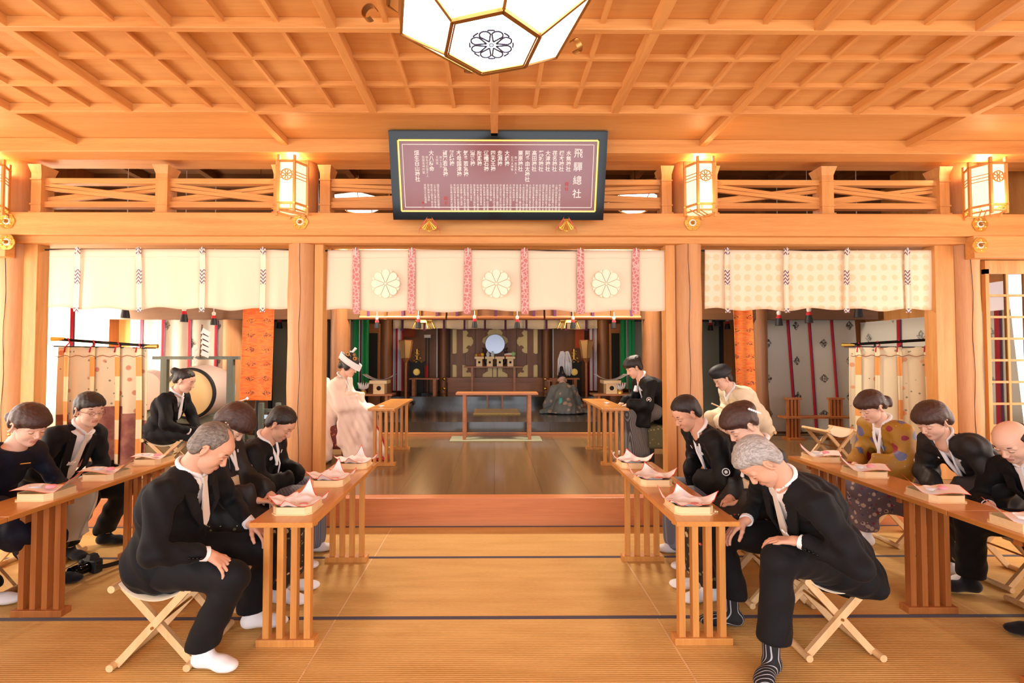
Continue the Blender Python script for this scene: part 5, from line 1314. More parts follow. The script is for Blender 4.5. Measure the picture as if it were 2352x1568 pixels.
HAIR = {
 'short': ([ell((-.014, 0, .046), (.106, .088, .094))], [(-.12, -.085), (-.05, -.085), (-.037, -.065), (-.028, -.03), (-.020, .0), (-.005, .0), (.004, -.02), (.014, -.02), (.02, .02), (.045, .045), (.062, .062), (.09, .066)]),
 'fringe': ([ell((-.010, 0, .046), (.112, .092, .098)), ell((.06, 0, .06), (.05, .066, .04))], [(-.12, -.085), (-.05, -.085), (-.037, -.065), (-.028, -.03), (-.020, .0), (-.005, .0), (.004, -.025), (.016, -.025), (.026, .018), (.05, .040), (.075, .048), (.11, .050)]),
 'receding': ([ell((-.018, 0, .042), (.099, .083, .090))], [(-.12, -.085), (-.05, -.085), (-.037, -.065), (-.028, -.03), (-.020, .0), (-.005, .0), (.004, -.02), (.016, -.015), (.022, .03), (.034, .07), (.045, .105), (.09, .12)]),
 'bald': ([ell((-.018, 0, .034), (.098, .084, .088))], [(-.12, -.06), (-.07, -.07), (-.045, -.045), (-.03, .0), (-.005, .005), (.004, -.01), (.016, .0), (.03, .06), (.09, .12)]),
 'silver': ([ell((-.014, 0, .050), (.108, .090, .094)), ell((.045, .01, .085), (.05, .055, .03))], [(-.12, -.085), (-.05, -.085), (-.037, -.065), (-.028, -.03), (-.020, .0), (-.005, .0), (.004, -.025), (.016, -.022), (.026, .03), (.05, .055), (.075, .062), (.11, .068)]),
 'updo': ([ell((-.012, 0, .052), (.112, .094, .098)), ell((-.095, 0, .055), (.055, .060, .055)), ell((.055, 0, .07), (.05, .066, .038))], [(-.16, -.04), (-.09, -.055), (-.05, -.045), (-.03, .0), (-.01, .004), (.004, -.03), (.018, -.045), (.03, -.005), (.05, .028), (.075, .038), (.11, .045)]),
 'sidebun': ([ell((-.012, 0, .050), (.110, .094, .098)), ell((-.128, .0, -.010), (.042, .048, .042)), ell((-.125, .02, -.05), (.022, .028, .03)), ell((.06, 0, .062), (.052, .070, .045))], [(-.16, -.08), (-.09, -.07), (-.05, -.045), (-.03, .0), (-.01, .004), (.004, -.035), (.02, -.05), (.03, -.01), (.05, .018), (.08, .022), (.12, .026)]),
 'bun': ([ell((-.014, 0, .044), (.104, .085, .092)), ell((-.132, 0, .065), (.040, .042, .040))], [(-.16, -.06), (-.09, -.06), (-.05, -.045), (-.03, .0), (-.005, .004), (.004, -.01), (.016, .0), (.03, .035), (.05, .055), (.09, .066)]),
 'bob': ([ell((-.012, 0, .050), (.114, .097, .100)), ell((-.06, 0, -.01), (.066, .084, .072)), ell((.055, 0, .06), (.055, .074, .046))], [(-.16, -.08), (-.07, -.075), (-.04, -.055), (-.025, -.03), (-.01, -.01), (.004, -.03), (.018, -.035), (.035, .0), (.055, .024), (.085, .030), (.12, .036)]),
 'wig': ([ell((-.012, 0, .06), (.116, .104, .104)), ell((-.09, 0, .07), (.06, .075, .06)), ell((-.03, 0, .15), (.055, .05, .05)), ell((-.10, 0, -.03), (.03, .05, .04)), ell((.005, .078, -.005), (.04, .03, .05)), ell((.005, -.078, -.005), (.04, .03, .05))], [(-.16, -.06), (-.07, -.07), (-.04, -.055), (-.02, -.055), (.02, -.05), (.04, -.01), (.055, .045), (.12, .05)]),
 'spiky': ([ell((-.008, 0, .054), (.116, .096, .102)), ell((.06, 0, .075), (.05, .065, .04)), ell((-.08, 0, .09), (.05, .06, .04))], [(-.12, -.085), (-.05, -.085), (-.037, -.065), (-.028, -.03), (-.020, .0), (-.005, .0), (.004, -.025), (.018, -.025), (.028, .018), (.05, .034), (.08, .038), (.12, .044)]),
}
def make_hair(kind, T, R, h, tex=.003):
    ps, line = HAIR[kind]; ps = ps+[NAPE] if kind != 'wig' else ps; xs = [a for a, b in line]; zs = [b for a, b in line]
    def f(F, X, Y, Z):
        d = F+tex*np.sin(X*150+5*np.sin(Y*50))*np.sin(Y*120+Z*60)+tex*.5*np.sin(Y*260+X*90)
        if kind in ('receding', 'bald'): zl = np.interp(X+abs(Y)*(-.12 if kind == 'receding' else .0), xs, zs)
        else: zl = np.interp(X+abs(Y)*.10, xs, zs)+(.0035*np.sin(Y*170+X*40)+.0025*np.sin(Y*390)+.006*np.sin(Y*33+1))*(X > .02)
        d = d+np.clip((zl+.035-Z)/.035, 0, 1)*(.009 if kind not in ('wig', 'bob', 'fringe') else .005)
        d = np.maximum(d, (zl-Z)*.6)
        if kind == 'bald': d = np.maximum(d, (Z-.062+.35*X*(X > 0))*.8)
        if kind == 'receding': d = np.maximum(d, .8*(-(np.sqrt((X-.05)**2*.6+Y**2*1.6+(Z-.125)**2)-.052)))
        if kind not in ('wig', 'bob'): d = np.where(abs(Y) > .058, np.maximum(d, .018-np.sqrt((X+.006)**2+(Z+.008)**2*.45)), d)
        return d
    v, q = surf(ps, h, .03, f, .012); v = relax(v, q, 1, .35)
    return xf(v, R, T), q
def make_hand(W, f, n, side, h=.0032, curl=(.35, .5, .4), spread=.10, thumb=.9, s=1.0):
    """W wrist, f finger direction, n back-of-hand normal, side +1: thumb on the side of f x n"""
    f = nrm(f); n = nrm(np.asarray(n, float)-f*np.dot(n, f)); y = np.cross(n, f)*side; y = nrm(y)   # towards the thumb
    ps = []
    def pt(a, b, c): return V(a, b, c)*s
    ps.append(cap(pt(-.03, 0, 0), pt(.01, 0, 0), .024*s, .026*s, k=.015))
    for b in (.026, .009, -.009, -.025): ps.append(cap(pt(.012, b*.7, 0), pt(.082-abs(b)*.25, b*1.1, .002), .0145*s, .0105*s, k=.010))
    for i, (b, L, r) in enumerate(((.030, 1.0, .0092), (.010, 1.1, .0096), (-.011, 1.03, .0092), (-.030, .82, .0080))):
        a = .0; p = pt(.082-abs(b)*.25, b*1.1, .001); lat = spread*b/.03
        for j, (l, c) in enumerate(((.040, curl[0]), (.025, curl[1]), (.020, curl[2]))):
            a += c*(1+.08*i)
            d = V(math.cos(a)*math.cos(lat), math.sin(lat), -math.sin(a)); q = p+d*l*L*s
            ps.append(cap(p, q, r*s*(1-.07*j), r*s*(1-.07*(j+1)), k=.0035)); p = q
    p = pt(.018, .026, -.004); a = thumb
    for j, (l, r) in enumerate(((.040, .0130), (.032, .0108), (.024, .0095))):
        d = V(math.cos(a), math.sin(a), -.25-.12*j); d = d/np.linalg.norm(d); q = p+d*l*s
        ps.append(cap(p, q, r*s, r*s*.9, k=.006)); p = q; a -= .28
    v, q = surf(ps, h, .004, None, .008); v = relax(v, q, 1, .2)
    B = np.stack([f, y, n], 1); v = v @ B.T+np.asarray(W)
    if side < 0 or np.linalg.det(B) < 0:
        if np.linalg.det(B) < 0: q = q[:, ::-1]
    return v, q
def ik(S, W, a, b, pole):
    d = W-S; L = np.linalg.norm(d); L2 = min(L, (a+b)*.995); u = d/L
    x = (L2*L2+a*a-b*b)/(2*L2); hh = math.sqrt(max(a*a-x*x, .0004)); p = np.asarray(pole, float); p = nrm(p-u*np.dot(p, u))
    return S+u*x+p*hh
def crestdisc(mb, c, n, r):
    n = nrm(n); a = nrm(np.cross(n, V(0, 0, 1))); b = np.cross(n, a)
    fn = lambda u, v, w: tuple(np.asarray(c)+a*u+b*v+n*w)
    for rr0, rr1 in ((.78, 1.0), (0, .5)):
        m = 20
        if rr0: 
            for k in range(m):
                t0, t1 = 2*PI*k/m, 2*PI*(k+1)/m
                mb.prism([(r*rr0*math.cos(t0), r*rr0*math.sin(t0)), (r*rr1*math.cos(t0), r*rr1*math.sin(t0)), (r*rr1*math.cos(t1), r*rr1*math.sin(t1)), (r*rr0*math.cos(t1), r*rr0*math.sin(t1))], fn, .004)
        else: mb.prism([(r*rr1*(1-.25*(k % 2))*math.cos(2*PI*k/12), r*rr1*(1-.25*(k % 2))*math.sin(2*PI*k/12)) for k in range(12)], fn, .004)
def flor(name, base, cols, sc, top=None, dens=.3):
    """silk with scattered flowers; below the height `top` only when given"""
    m = newmat(name, base, .6); t = NT(m); x, y, z = t.sep(t.coord((1, 1, 1)))[:3]
    c = base; v0 = t.coord((1, 1, 1))
    msk = None
    for i, (col, s, th) in enumerate(cols):
        vo = t.n('ShaderNodeTexVoronoi'); vo.inputs['Scale'].default_value = s; vo.inputs['Randomness'].default_value = .9
        t.l(t.coord((1, 1, 1), rot=(i*.7, i*.4, i)), vo.inputs['Vector'])
        f = t.math('LESS_THAN', t.math('ADD', vo.outputs[0], t.math('MULTIPLY', t.noise(v0, s*2.2, 2), .25)), th)
        if top is not None: f = t.math('MULTIPLY', f, t.math('LESS_THAN', t.math('ADD', z, t.math('MULTIPLY', t.noise(v0, 6, 2), .12)), top))
        c = t.mix(f, c, col)
    t.base(c); return m
TOME1 = flor('black_kimono_green_gold_hem', rgb(22, 21, 24), [(rgb(200, 186, 150), 16, .36), (rgb(110, 120, 84), 22, .33), (rgb(196, 110, 84), 13, .24), (rgb(226, 214, 190), 30, .22)], 1, .60)
TOME2 = flor('black_kimono_red_flower_hem', rgb(24, 24, 25), [(rgb(206, 190, 158), 15, .42), (rgb(116, 126, 96), 20, .34), (rgb(190, 52, 58), 14, .27), (rgb(238, 190, 180), 19, .22)], 1, .62)
TOME3 = flor('black_kimono_gold_hem', rgb(22, 21, 24), [(rgb(190, 170, 120), 16, .36), (rgb(110, 110, 84), 22, .30)], 1, .40)
MUST = flor('mustard_flower_kimono', rgb(166, 120, 34), [(rgb(104, 104, 136), 7, .43), (rgb(140, 36, 52), 6.3, .38), (rgb(200, 190, 190), 20, .19)], 1)
MUSTL = flor('mixed_flower_kimono_skirt', rgb(96, 84, 96), [(rgb(176, 160, 150), 17, .40), (rgb(128, 34, 60), 15, .30), (rgb(52, 56, 96), 20, .30), (rgb(206, 196, 170), 26, .22)], 1)
PRIEST = flor('grey_green_priest_robe', rgb(126, 132, 130), [(rgb(196, 172, 152), 7, .42), (rgb(92, 96, 120), 9, .2)], 1)
OBI = flor('cream_obi', rgb(222, 200, 170), [(rgb(150, 150, 112), 20, .26), (rgb(208, 150, 90), 24, .2)], 1)
OBIR = flor('crimson_gold_obi', rgb(120, 28, 36), [(rgb(206, 170, 90), 20, .30), (rgb(70, 88, 50), 14, .2)], 1)
def stripes(name, c0, c1, f):
    m = newmat(name, c0, .7); t = NT(m); x, y, z = t.sep(t.coord((1, 1, 1)))[:3]
    a = t.math('FRACT', t.math('MULTIPLY', t.math('ADD', x, t.math('MULTIPLY', y, 1.0)), f)); t.base(t.ramp(a, [(.45, c0), (.55, c1)])); return m
HAK1 = stripes('grey_striped_hakama', rgb(132, 132, 132), rgb(74, 74, 72), 75)
HAK2 = stripes('blue_grey_hakama', rgb(120, 126, 142), rgb(98, 102, 116), 40)
SOCKS = stripes('striped_black_sock', rgb(24, 25, 30), rgb(34, 35, 42), 34)
t_ = NT(SOCKS); 
def stripesock():
    m = newmat('striped_dark_sock', rgb(22, 23, 28), .8); t = NT(m); x, y, z = t.sep(t.coord((1, 1, 1)))[:3]
    a = t.math('FRACT', t.math('MULTIPLY', y, 62)); c = t.math('LESS_THAN', a, .2)
    t.base(t.mix(c, rgb(22, 23, 28), rgb(176, 180, 190))); return m
M['sock_striped'] = stripesock(); M['sock_white'] = cloth('white_sock', rgb(242, 242, 246), .8, 300, .1); M['sock_black'] = cloth('black_sock', rgb(18, 18, 22), .85)
BRW = cloth('bride_white_silk', rgb(240, 220, 206), .45, 90, .25)
WRB = cloth('cream_priest_robe', rgb(236, 220, 190), .7)

PD = {}
def person(label, base, face, seat, head, pitch, style, hair, haircol, hyaw=0, hroll=0, knees=None, ankles=None, hands=None, handdir=None, fem=False, old=False,
           res=.012, skin='skin', hipx=0.0, wid=1.0, sock='sock_white', opts={}):
    bx, by, bz = base; th = math.radians(face); ca, sa = math.cos(th), math.sin(th)
    def L(p): dx, dy, dz = p[0]-bx, p[1]-by, p[2]-bz; return V(dx*ca+dy*sa, -dx*sa+dy*ca, dz)
    t = thing('person', label, 'person', (bx, by, bz), th); BASE[t.name] = Vector((0, 0, 0))
    T = L(head); H = V(hipx, 0, seat+.10)
    R = RZ(math.radians(hyaw)) @ RY(math.radians(pitch)) @ RX(math.radians(hroll))
    N = T+RZ(math.radians(hyaw*.3)) @ RY(math.radians(pitch*.62)) @ V(-.044, 0, -.130)
    N = N+V(0, 0, 0); u = nrm(N-H); bk = V(-u[2], 0, u[0]); fr = -bk; D = np.linalg.norm(N-H)
    Cc = H+(N-H)*.60+bk*.045
    sw = (.165 if not fem else .145)*wid
    lat = nrm(np.cross(u, fr)) ; lat = lat if lat[1] > 0 else -lat
    S = {s: N-u*.075+lat*s*sw+bk*.005 for s in (-1, 1)}
    K = {s: (V(*L(knees[s])) if knees else V(hipx+.43, s*(.13 if not fem else .07), seat+.075)) for s in (-1, 1)}
    AN = {s: (V(*L(ankles[s])) if ankles else V(hipx+.40, s*(.13 if not fem else .07), .085)) for s in (-1, 1)}
    Wr = {}; HD = {}
    for s in (-1, 1):
        if hands: Wr[s] = V(*L(hands[s]))
        else: Wr[s] = V(hipx+.30, s*.05, seat+.185)
        if handdir: fd, nn = handdir[s]; HD[s] = (V(*fd), V(*nn))
        else: HD[s] = (V(.7, -s*.7, -.25), V(.1, 0, 1))
    HL = {s: V(hipx+.02, s*.09, seat+.095) for s in (-1, 1)}
    am = opts.get('arm', .95); pw = opts.get('pole', (-.15, .75, -.6) if style in ('suit', 'dress') else (-.2, .35, -.8))
    E = {s: ik(S[s], Wr[s], .285*am, .255*am, V(pw[0], s*pw[1], pw[2])) for s in (-1, 1)}
    small = res > .011
    # ---- body: head, neck, hands on one skin mesh
    hh = opts.get('hres', .0042 if not small else .0055)
    parts = make_head(T, R, N, hh, skin, fem, old, .056 if not fem else .047)
    parts.append((*surf([cap(H, Cc, .09, .09, 1.2), cap(Cc, N-u*.05, .09, .06, 1.2), cap(S[1], S[-1], .04)]+[cap(S[s], E[s], .035, .03) for s in (-1, 1)]+[cap(E[s], Wr[s], .03, .022) for s in (-1, 1)]+[cap(HL[s], K[s], .06, .045) for s in (-1, 1)]+[cap(K[s], AN[s], .045, .032) for s in (-1, 1)], .02, .03), 0))
    if not opts.get('nohands'):
        for s in (-1, 1):
            if opts.get('onehand') and s != opts['onehand']: continue
            fd, nn = HD[s]; fd = nrm(fd)
            v, q = make_hand(Wr[s]+fd*.015, fd, nn, -s if opts.get('flip') else -s, .0032 if not small else .0045, opts.get('curl', (.35, .5, .4)), opts.get('spread', .10), opts.get('thumb', .8), .95 if not fem else .86)
            parts.append((v, q, 0))
    BO = fobj('body', parts, [skin, 'lip'], t)
    # brows and closed lids
    if not opts.get('noface'):
        e = MB()
        for s in (-1, 1):
            p = [R @ V(.0905-.012*abs(k), s*(.031+.017*k), .0285+.003*(1-k*k)) + T for k in (-1, -.5, 0, .5, 1)]
            e.tube(p, [.0016, .0028, .0030, .0026, .001], 6)
        e.build('eyebrows', 'lash' if haircol != 'hair_grey' else 'hair_grey', BO, world=False)
        e = MB()
        for s in (-1, 1):
            p = [R @ V(.0895-.010*k*k, s*(.031+.0145*k), -.0035-.002*(1-k*k)) + T for k in (-1, -.5, 0, .5, 1)]
            e.tube(p, [.0006, .0012, .0014, .0013, .0008], 6)
        e.build('eyelashes', 'lash', BO, world=False)
    if hair: hv, hq = make_hair(hair, T, R, hh if not small else .006, opts.get('hairtex', .0016)); fobj('hair', [(hv, hq, 0)], haircol, t)
    def fold(F, X, Y, Z, a=.0045):
        return F+a*np.sin(X*34+Z*21+3*np.sin(Y*11))*np.sin(Z*27-Y*19+2*np.sin(X*9))+a*.5*np.sin(X*71+Y*47+Z*33)
    def along(X, Y, Z): return (X-H[0])*u[0]+(Y-H[1])*u[1]+(Z-H[2])*u[2]
    def front(X, Y, Z): return (X-H[0])*fr[0]+(Z-H[2])*fr[2]
    yc = lambda X, Y, Z: Y-(H[1]+(N[1]-H[1])*np.clip(along(X, Y, Z)/D, 0, 1))
    w = wid*(1 if not fem else .88); belly = opts.get('belly', 0)
    torso = [cap(H+V(.0, 0, .01), Cc, (.128+belly)*w, .130*w, 1.28), cap(Cc, N-u*.085, .130*w, .092*w, 1.40, .05), cap(S[1], S[-1], .070, .070, 1, .05)]
    top_ = 'jacket' if style == 'suit' else {'kimono': 'kimono', 'haori': 'haori_coat', 'dress': 'dress', 'robe': 'robe', 'bride': 'bridal_kimono', 'priest': 'priest_robe'}[style]
    mat = opts.get('mat', {'suit': 'black_suit', 'kimono': TOME1, 'haori': 'black_silk', 'dress': 'navy', 'robe': WRB, 'bride': BRW, 'priest': PRIEST}[style])
    ps = list(torso); floorlen = style in ('kimono', 'bride', 'robe', 'priest')
    big = style in ('kimono', 'haori', 'robe', 'bride', 'priest')
    for s in (-1, 1):
        r0 = .066 if style == 'suit' else (.056 if style == 'dress' else .078)
        cut = Wr[s]+(E[s]-Wr[s])*(.17 if style != 'dress' else .25)
        if style == 'suit':
            ps += [cap(S[s], E[s], r0, .056, k=.035), cap(E[s], cut, .055, .042, k=.025)]
        elif style == 'dress': ps += [cap(S[s], E[s], r0, .048, k=.035), cap(E[s], cut, .047, .042, k=.02)]
        else:
            ps += [cap(S[s], E[s], r0-.004, .068, k=.05), cap(E[s], cut, .066, .056, k=.04)]
            dd = nrm(Wr[s]-E[s]); dh = nrm(V(dd[0], dd[1], 0)); ang = math.atan2(dh[1], dh[0]); dr = opts.get('pouch', .17)
            ps.append(rbox((E[s]+Wr[s])/2+V(0, 0, -dr*.55)-dh*.02, (.13, .028, dr), .02, RZ(ang), .05))
    # hips and lap
    if style == 'suit':
        ps += [cap(H+V(-.02, 0, .02), H+V(.03, 0, -.035), .150*w, .135*w, 1.22, .05)]
        ps += opts.get('tail', [])
    elif style in ('haori',):
        ps += [cap(H+V(-.03, 0, .05), H+V(-.05, 0, -.10), .150*w, .155*w, 1.2, .06), cap(H+V(-.08, 0, 0), V(H[0]-.12, 0, seat-.14), .08, .05, 2.0, .06)]+opts.get('tail', [])
    elif style in ('kimono', 'bride', 'robe', 'priest', 'dress'):
        ps += [cap(HL[s]+V(0, 0, .02), K[s], .115*w, .095*w, k=.09) for s in (-1, 1)]
    lowmat = opts.get('lowmat')
    wl = opts.get('v', .21 if style == 'suit' else .15); s0 = opts.get('s0', .24)
    def jf(F, X, Y, Z):
        d = fold(F, X, Y, Z, opts.get('folds', .0065))
        if style in ('suit', 'haori', 'kimono', 'bride', 'robe'):
            a = along(X, Y, Z); wd = abs(yc(X, Y, Z))-wl*(a-s0)
            d = np.maximum(d, -np.maximum(np.maximum(wd, .02-front(X, Y, Z)), (s0-a)))
        # room for the neck
        d = np.maximum(d, -prim(cap(N-u*.015, N+u*.2, .064 if not fem else .058, .09), X, Y, Z))
        if style == 'dress': d = np.maximum(d, -prim(ell(N+fr*.02+u*.02, (.10, .135, .055), RY(math.atan2(u[0], u[2]))), X, Y, Z))
        if style in ('kimono', 'bride') : d = np.maximum(d, -prim(cap(N+bk*.03, N+bk*.05+u*.2, .062, .09), X, Y, Z))
        if style in ('suit', 'haori'): d = np.maximum(d, (seat-.02-Z)) if not opts.get('tail') else d
        return d
    legs = []
    if style in ('kimono', 'bride', 'dress'):
        hem = opts.get('hem', .05 if style != 'dress' else .22)
        lo_ = {s: V(AN[s][0], AN[s][1], hem+.06) for s in (-1, 1)}
        legs = [cap(K[s], lo_[s], .092*w, opts.get('hemr', .085), k=.07) for s in (-1, 1)]
        ps += legs+opts.get('train', [])
    if style in ('robe', 'priest'): ps += opts.get('train', [])
    jf0 = jf
    if style in ('kimono', 'bride', 'dress'): jf = lambda F, X, Y, Z: np.maximum(jf0(F, X, Y, Z), opts.get('hem', .05 if style != 'dress' else .22)-Z)
    v, q = surf(ps, res, .045, jf); v = relax(v, q, 1, .4)
    if lowmat is not None:
        cz = v[q].mean(1); mi = ((cz[:, 2] < seat+.10) | ((cz[:, 0] > hipx+.24) & (cz[:, 2] < seat+.17))).astype(int)
        TO = fobj(top_, [(v, q, mi)], [mat, lowmat], t)
    else: TO = fobj(top_, [(v, q, 0)], mat, t)
    if style in ('suit', 'haori', 'kimono', 'robe', 'bride'):
        # shirt / under-robe seen in the neckline
        c2 = [cap(p[1], p[2], p[3]-.016, p[4]-.016, p[5], .04) for p in torso]
        v, q = surf(c2, res, .04, lambda F, X, Y, Z: np.maximum(np.maximum(F, (s0-.06)-along(X, Y, Z)), -prim(cap(N-u*.02, N+u*.2, .056 if not fem else .048, .07), X, Y, Z)))
        fobj('shirt' if style == 'suit' else 'under_robe', [(v, q, 0)], 'white' if style == 'suit' else ('black_silk' if style == 'haori' else 'white'), t)
        # collar
        cr = (.064 if not fem else .060)
        cpts = []
        for a in np.linspace(-2.2, 2.2, 17):
            rad = cr*(1+.12*math.cos(a)); lift = .022-.030*(1-math.cos(PI-a if a > 0 else PI+a))*.5
            cpts.append(N+bk*math.cos(a)*rad+lat*math.sin(a)*rad*1.05+u*(.012+.018*math.cos(a)))
        tip = H+u*(s0+.05)+fr*(.118*w)
        c = MB(); ends = [cpts[0], cpts[-1]]
        if style == 'suit':
            c.tube([tuple(p) for p in cpts], .0075, 8, flat=1.6)
            neckf = N+fr*.062+u*(-.035)
            for p in ends: c.tube([tuple(p), tuple((p+neckf)/2+fr*.012), tuple(neckf+fr*.004)], [.010, .013, .006], 8)
        else:
            full = [tip+fr*.01+lat*.006]+[ends[0]*.5+tip*.5+fr*.022]+cpts+[ends[1]*.5+tip*.5+fr*.022]+[tip+fr*.01-lat*.006]
            c.tube([tuple(p) for p in full], .0075, 8, flat=1.8)
        c.build('collar', 'white', t, world=False)
        if style == 'suit':
            nf = N+fr*.066-u*.03; m = MB()
            td = tip-nf; tl = np.linalg.norm(td)+.03; td = nrm(td); tn = nrm(np.cross(lat, td)); tn = tn if np.dot(tn, fr) > 0 else -tn
            m.prism([(-.018, 0), (.018, 0), (.012, .034), (-.012, .034)], lambda a, b, c_: tuple(nf+lat*a+td*b+tn*(c_+.004)), .014)
            m.prism([(-.012, .034), (.012, .034), (.034, tl), (0, tl+.03), (-.034, tl)], lambda a, b, c_: tuple(nf+lat*a+td*b+tn*(c_+.014*math.sin(min(1, b/tl)*3.1)+.004)), .008)
            fixn(m)if False else None
            m.build('necktie', opts.get('tie', 'tie'), t, world=False)
            # lapels
            m = MB()
            for s in (-1, 1):
                a = N+lat*s*.075+bk*.03+u*.002; b = N+lat*s*.088+fr*.055-u*.05; b2 = H+u*(s0+.10)+fr*(.128*w)+lat*s*.075; c_ = H+u*(s0-.01)+fr*(.135*w)+lat*s*.012
                inn = [a-lat*s*.012, b-lat*s*.02, b2-lat*s*.02, c_]
                out_ = [a+lat*s*.016+u*.002, b+lat*s*.045+fr*.0, b2+lat*s*.032-fr*.012, c_+lat*s*.012]
                for i in range(3):
                    m.add([tuple(inn[i]+fr*.008), tuple(inn[i+1]+fr*.008), tuple(out_[i+1]+fr*.008), tuple(out_[i]+fr*.008), tuple(inn[i]-fr*.004), tuple(inn[i+1]-fr*.004), tuple(out_[i+1]-fr*.004), tuple(out_[i]-fr*.004)],
                          [(0, 1, 2, 3), (7, 6, 5, 4), (0, 4, 5, 1), (3, 2, 6, 7), (0, 3, 7, 4), (1, 5, 6, 2)])
            fixn(m.build('lapels', mat, TO, world=False))
            if opts.get('square', True):
                s = opts.get('sqside', 1); p = H+u*(D*.60)+fr*(.140*w)+lat*s*.088; m = MB()
                m.prism([(-.028, 0), (.028, 0), (.034, .022), (.015, .014), (.006, .034), (-.010, .018), (-.026, .030)], lambda a, b, c_: tuple(p+lat*a+u*b+fr*(c_-.006+.02)), .006)
                fixn(m.build('pocket_square', 'white', TO, world=False))
            # cuff buttons and cuffs
            m = MB()
            for s in (-1, 1):
                m2 = MB()
                d = nrm(Wr[s]-E[s]); o = nrm(np.cross(d, V(0, 0, 1))); o = o if o[1]*s > 0 else -o
                m2.tube([tuple(Wr[s]-d*.045), tuple(Wr[s]-d*.004)], [.034, .035], 16)
                m2.build('shirt_cuff', 'white', TO, world=False)
                for k in range(4): m.lathe([(.001, -.003), (.0065, -.002), (.0065, .003), (.001, .004)], tuple(Wr[s]-d*(.05+.017*k)+o*.046-V(0, 0, .010)), 10, axis='y')
            m.build('cuff_buttons', 'black', TO, world=False)
    if style in ('kimono', 'bride') and opts.get('obi', True):
        b = [cap(p[1], p[2], p[3]+.010, p[4]+.010, p[5], .04) for p in torso[:2]]
        v, q = surf(b, res, .04, lambda F, X, Y, Z: np.maximum(np.maximum(F, .10-along(X, Y, Z)), along(X, Y, Z)-.255))
        fobj('obi_sash', [(v, q, 0)], opts.get('obimat', OBI), t)
    if opts.get('crest'):
        m = MB()
        for s in (-1, 1):
            m = MB(); p = S[s]+(E[s]-S[s])*.72; n = nrm(V(.25, s, .12)); crestdisc(m, p+n*.079, n, opts['crest'])
            fixn(m.build('family_crest', 'white', TO, world=False))
            m = MB(); p = Cc+(N-Cc)*.45+fr*(.125*w)+lat*s*.075; crestdisc(m, p, fr+lat*s*.25, opts['crest']*.55)
            fixn(m.build('family_crest', 'white', TO, world=False))
    if style == 'haori':
        m = MB(); p = H+u*.17+fr*.150*w
        m.lathe([(.001, -.032), (.026, -.02), (.034, 0), (.026, .02), (.001, .032)], tuple(p+fr*.015), 16)
        m.tube([tuple(N+fr*.09-u*.10+lat*.03), tuple(H+u*.3+fr*.140*w+lat*.02), tuple(p+V(.01, .01, 0))], .006, 6)
        m.tube([tuple(p), tuple(p+V(.05, -.02, -.05)), tuple(p+V(.09, -.03, -.10))], .010, 6); m.tube([tuple(p), tuple(p+V(.03, .04, .05))], .006, 6); m.tube([tuple(p), tuple(p+V(.03, -.04, .05))], .006, 6)
        m.build('white_cord', 'white', t, world=False)
        hk = [cap(HL[s]+V(0, 0, .01), K[s], .11, .105, k=.06) for s in (-1, 1)]+[cap(K[s], V(AN[s][0]+.0, AN[s][1]*1.15, .12), .10, .12, k=.05) for s in (-1, 1)]+[cap(V(K[s][0]-.16, K[s][1], seat-.06), V(AN[s][0]-.14, AN[s][1]*1.1, .12), .07, .09, k=.08) for s in (-1, 1)]
        def hf(F, X, Y, Z): return np.maximum(F+.007*np.sin(Y*95+X*40)*np.clip((seat-Z)*6, .1, 1), .035-Z)
        v, q = surf(hk, res, .05, hf); v = relax(v, q, 1, .3); fobj('hakama', [(v, q, 0)], opts.get('hakama', HAK2), t)
    if style == 'suit':
        tr = [cap(H+V(-.01, 0, -.01), H+V(.06, 0, -.02), .12*w, .11*w, 1.2), cap(H+V(-.07, 0, -.055), H+V(.13, 0, -.055), .10*w, .09*w, 1.55, .06)]
        for s in (-1, 1):
            a2 = V(AN[s][0]-.01, AN[s][1], AN[s][2]+.03); tr += [cap(HL[s], K[s], .098*w, .078, k=.05), cap(K[s], a2, .076, .064, k=.02), cap((K[s]+a2)/2-V(.015, 0, 0), a2+V(-.012, 0, .0), .055, .066, k=.04)]
        def tf(F, X, Y, Z):
            d = F+.004*np.sin(Z*40+X*30+4*Y)*np.sin(X*25+Y*30); 
            for s in (-1, 1): d = np.where((abs(Y-AN[s][1]) < .13) & (X > K[s][0]-.3), np.maximum(d, AN[s][2]+.012-Z), d)
            return d
        v, q = surf(tr, res, .035, tf); v = relax(v, q, 1, .35); fobj('trousers', [(v, q, 0)], mat, t)
    # feet
    fd0 = opts.get('feet', {s: V(1, s*.18, 0) for s in (-1, 1)})
    if style != 'priest':
        for s in (-1, 1):
            f = nrm(V(*fd0[s])); a = AN[s]; bz_ = .034; yy = np.cross(V(0, 0, 1), f); hz = a[2]-.085+opts.get('lift', 0)
            fp = [cap(a+V(0, 0, .05), V(a[0], a[1], hz+.06)-f*.005, .040, .038), ell(V(a[0], a[1], hz+.036)-f*.035, (.036, .032, .036), RZ(math.atan2(f[1], f[0]))),
                  cap(V(a[0], a[1], hz+.038)-f*.02, V(a[0], a[1], hz+.034)+f*.09, .036, .034), ell(V(a[0], a[1], hz+.028)+f*.125-yy*0, (.062, .042, .028), RZ(math.atan2(f[1], f[0])))]
            v, q = surf(fp, min(res, .008), .03, lambda F, X, Y, Z: np.maximum(F, hz+.002-Z)); fobj('sock' if style == 'suit' else 'split_toe_sock', [(v, q, 0)], sock, t)
    PD[t.name] = (t, dict(T=T, R=R, N=N, u=u, fr=fr, lat=lat))
    return t, dict(T=T, R=R, N=N, H=H, u=u, fr=fr, bk=bk, lat=lat, S=S, E=E, W=Wr, L=L, D=D, K=K)
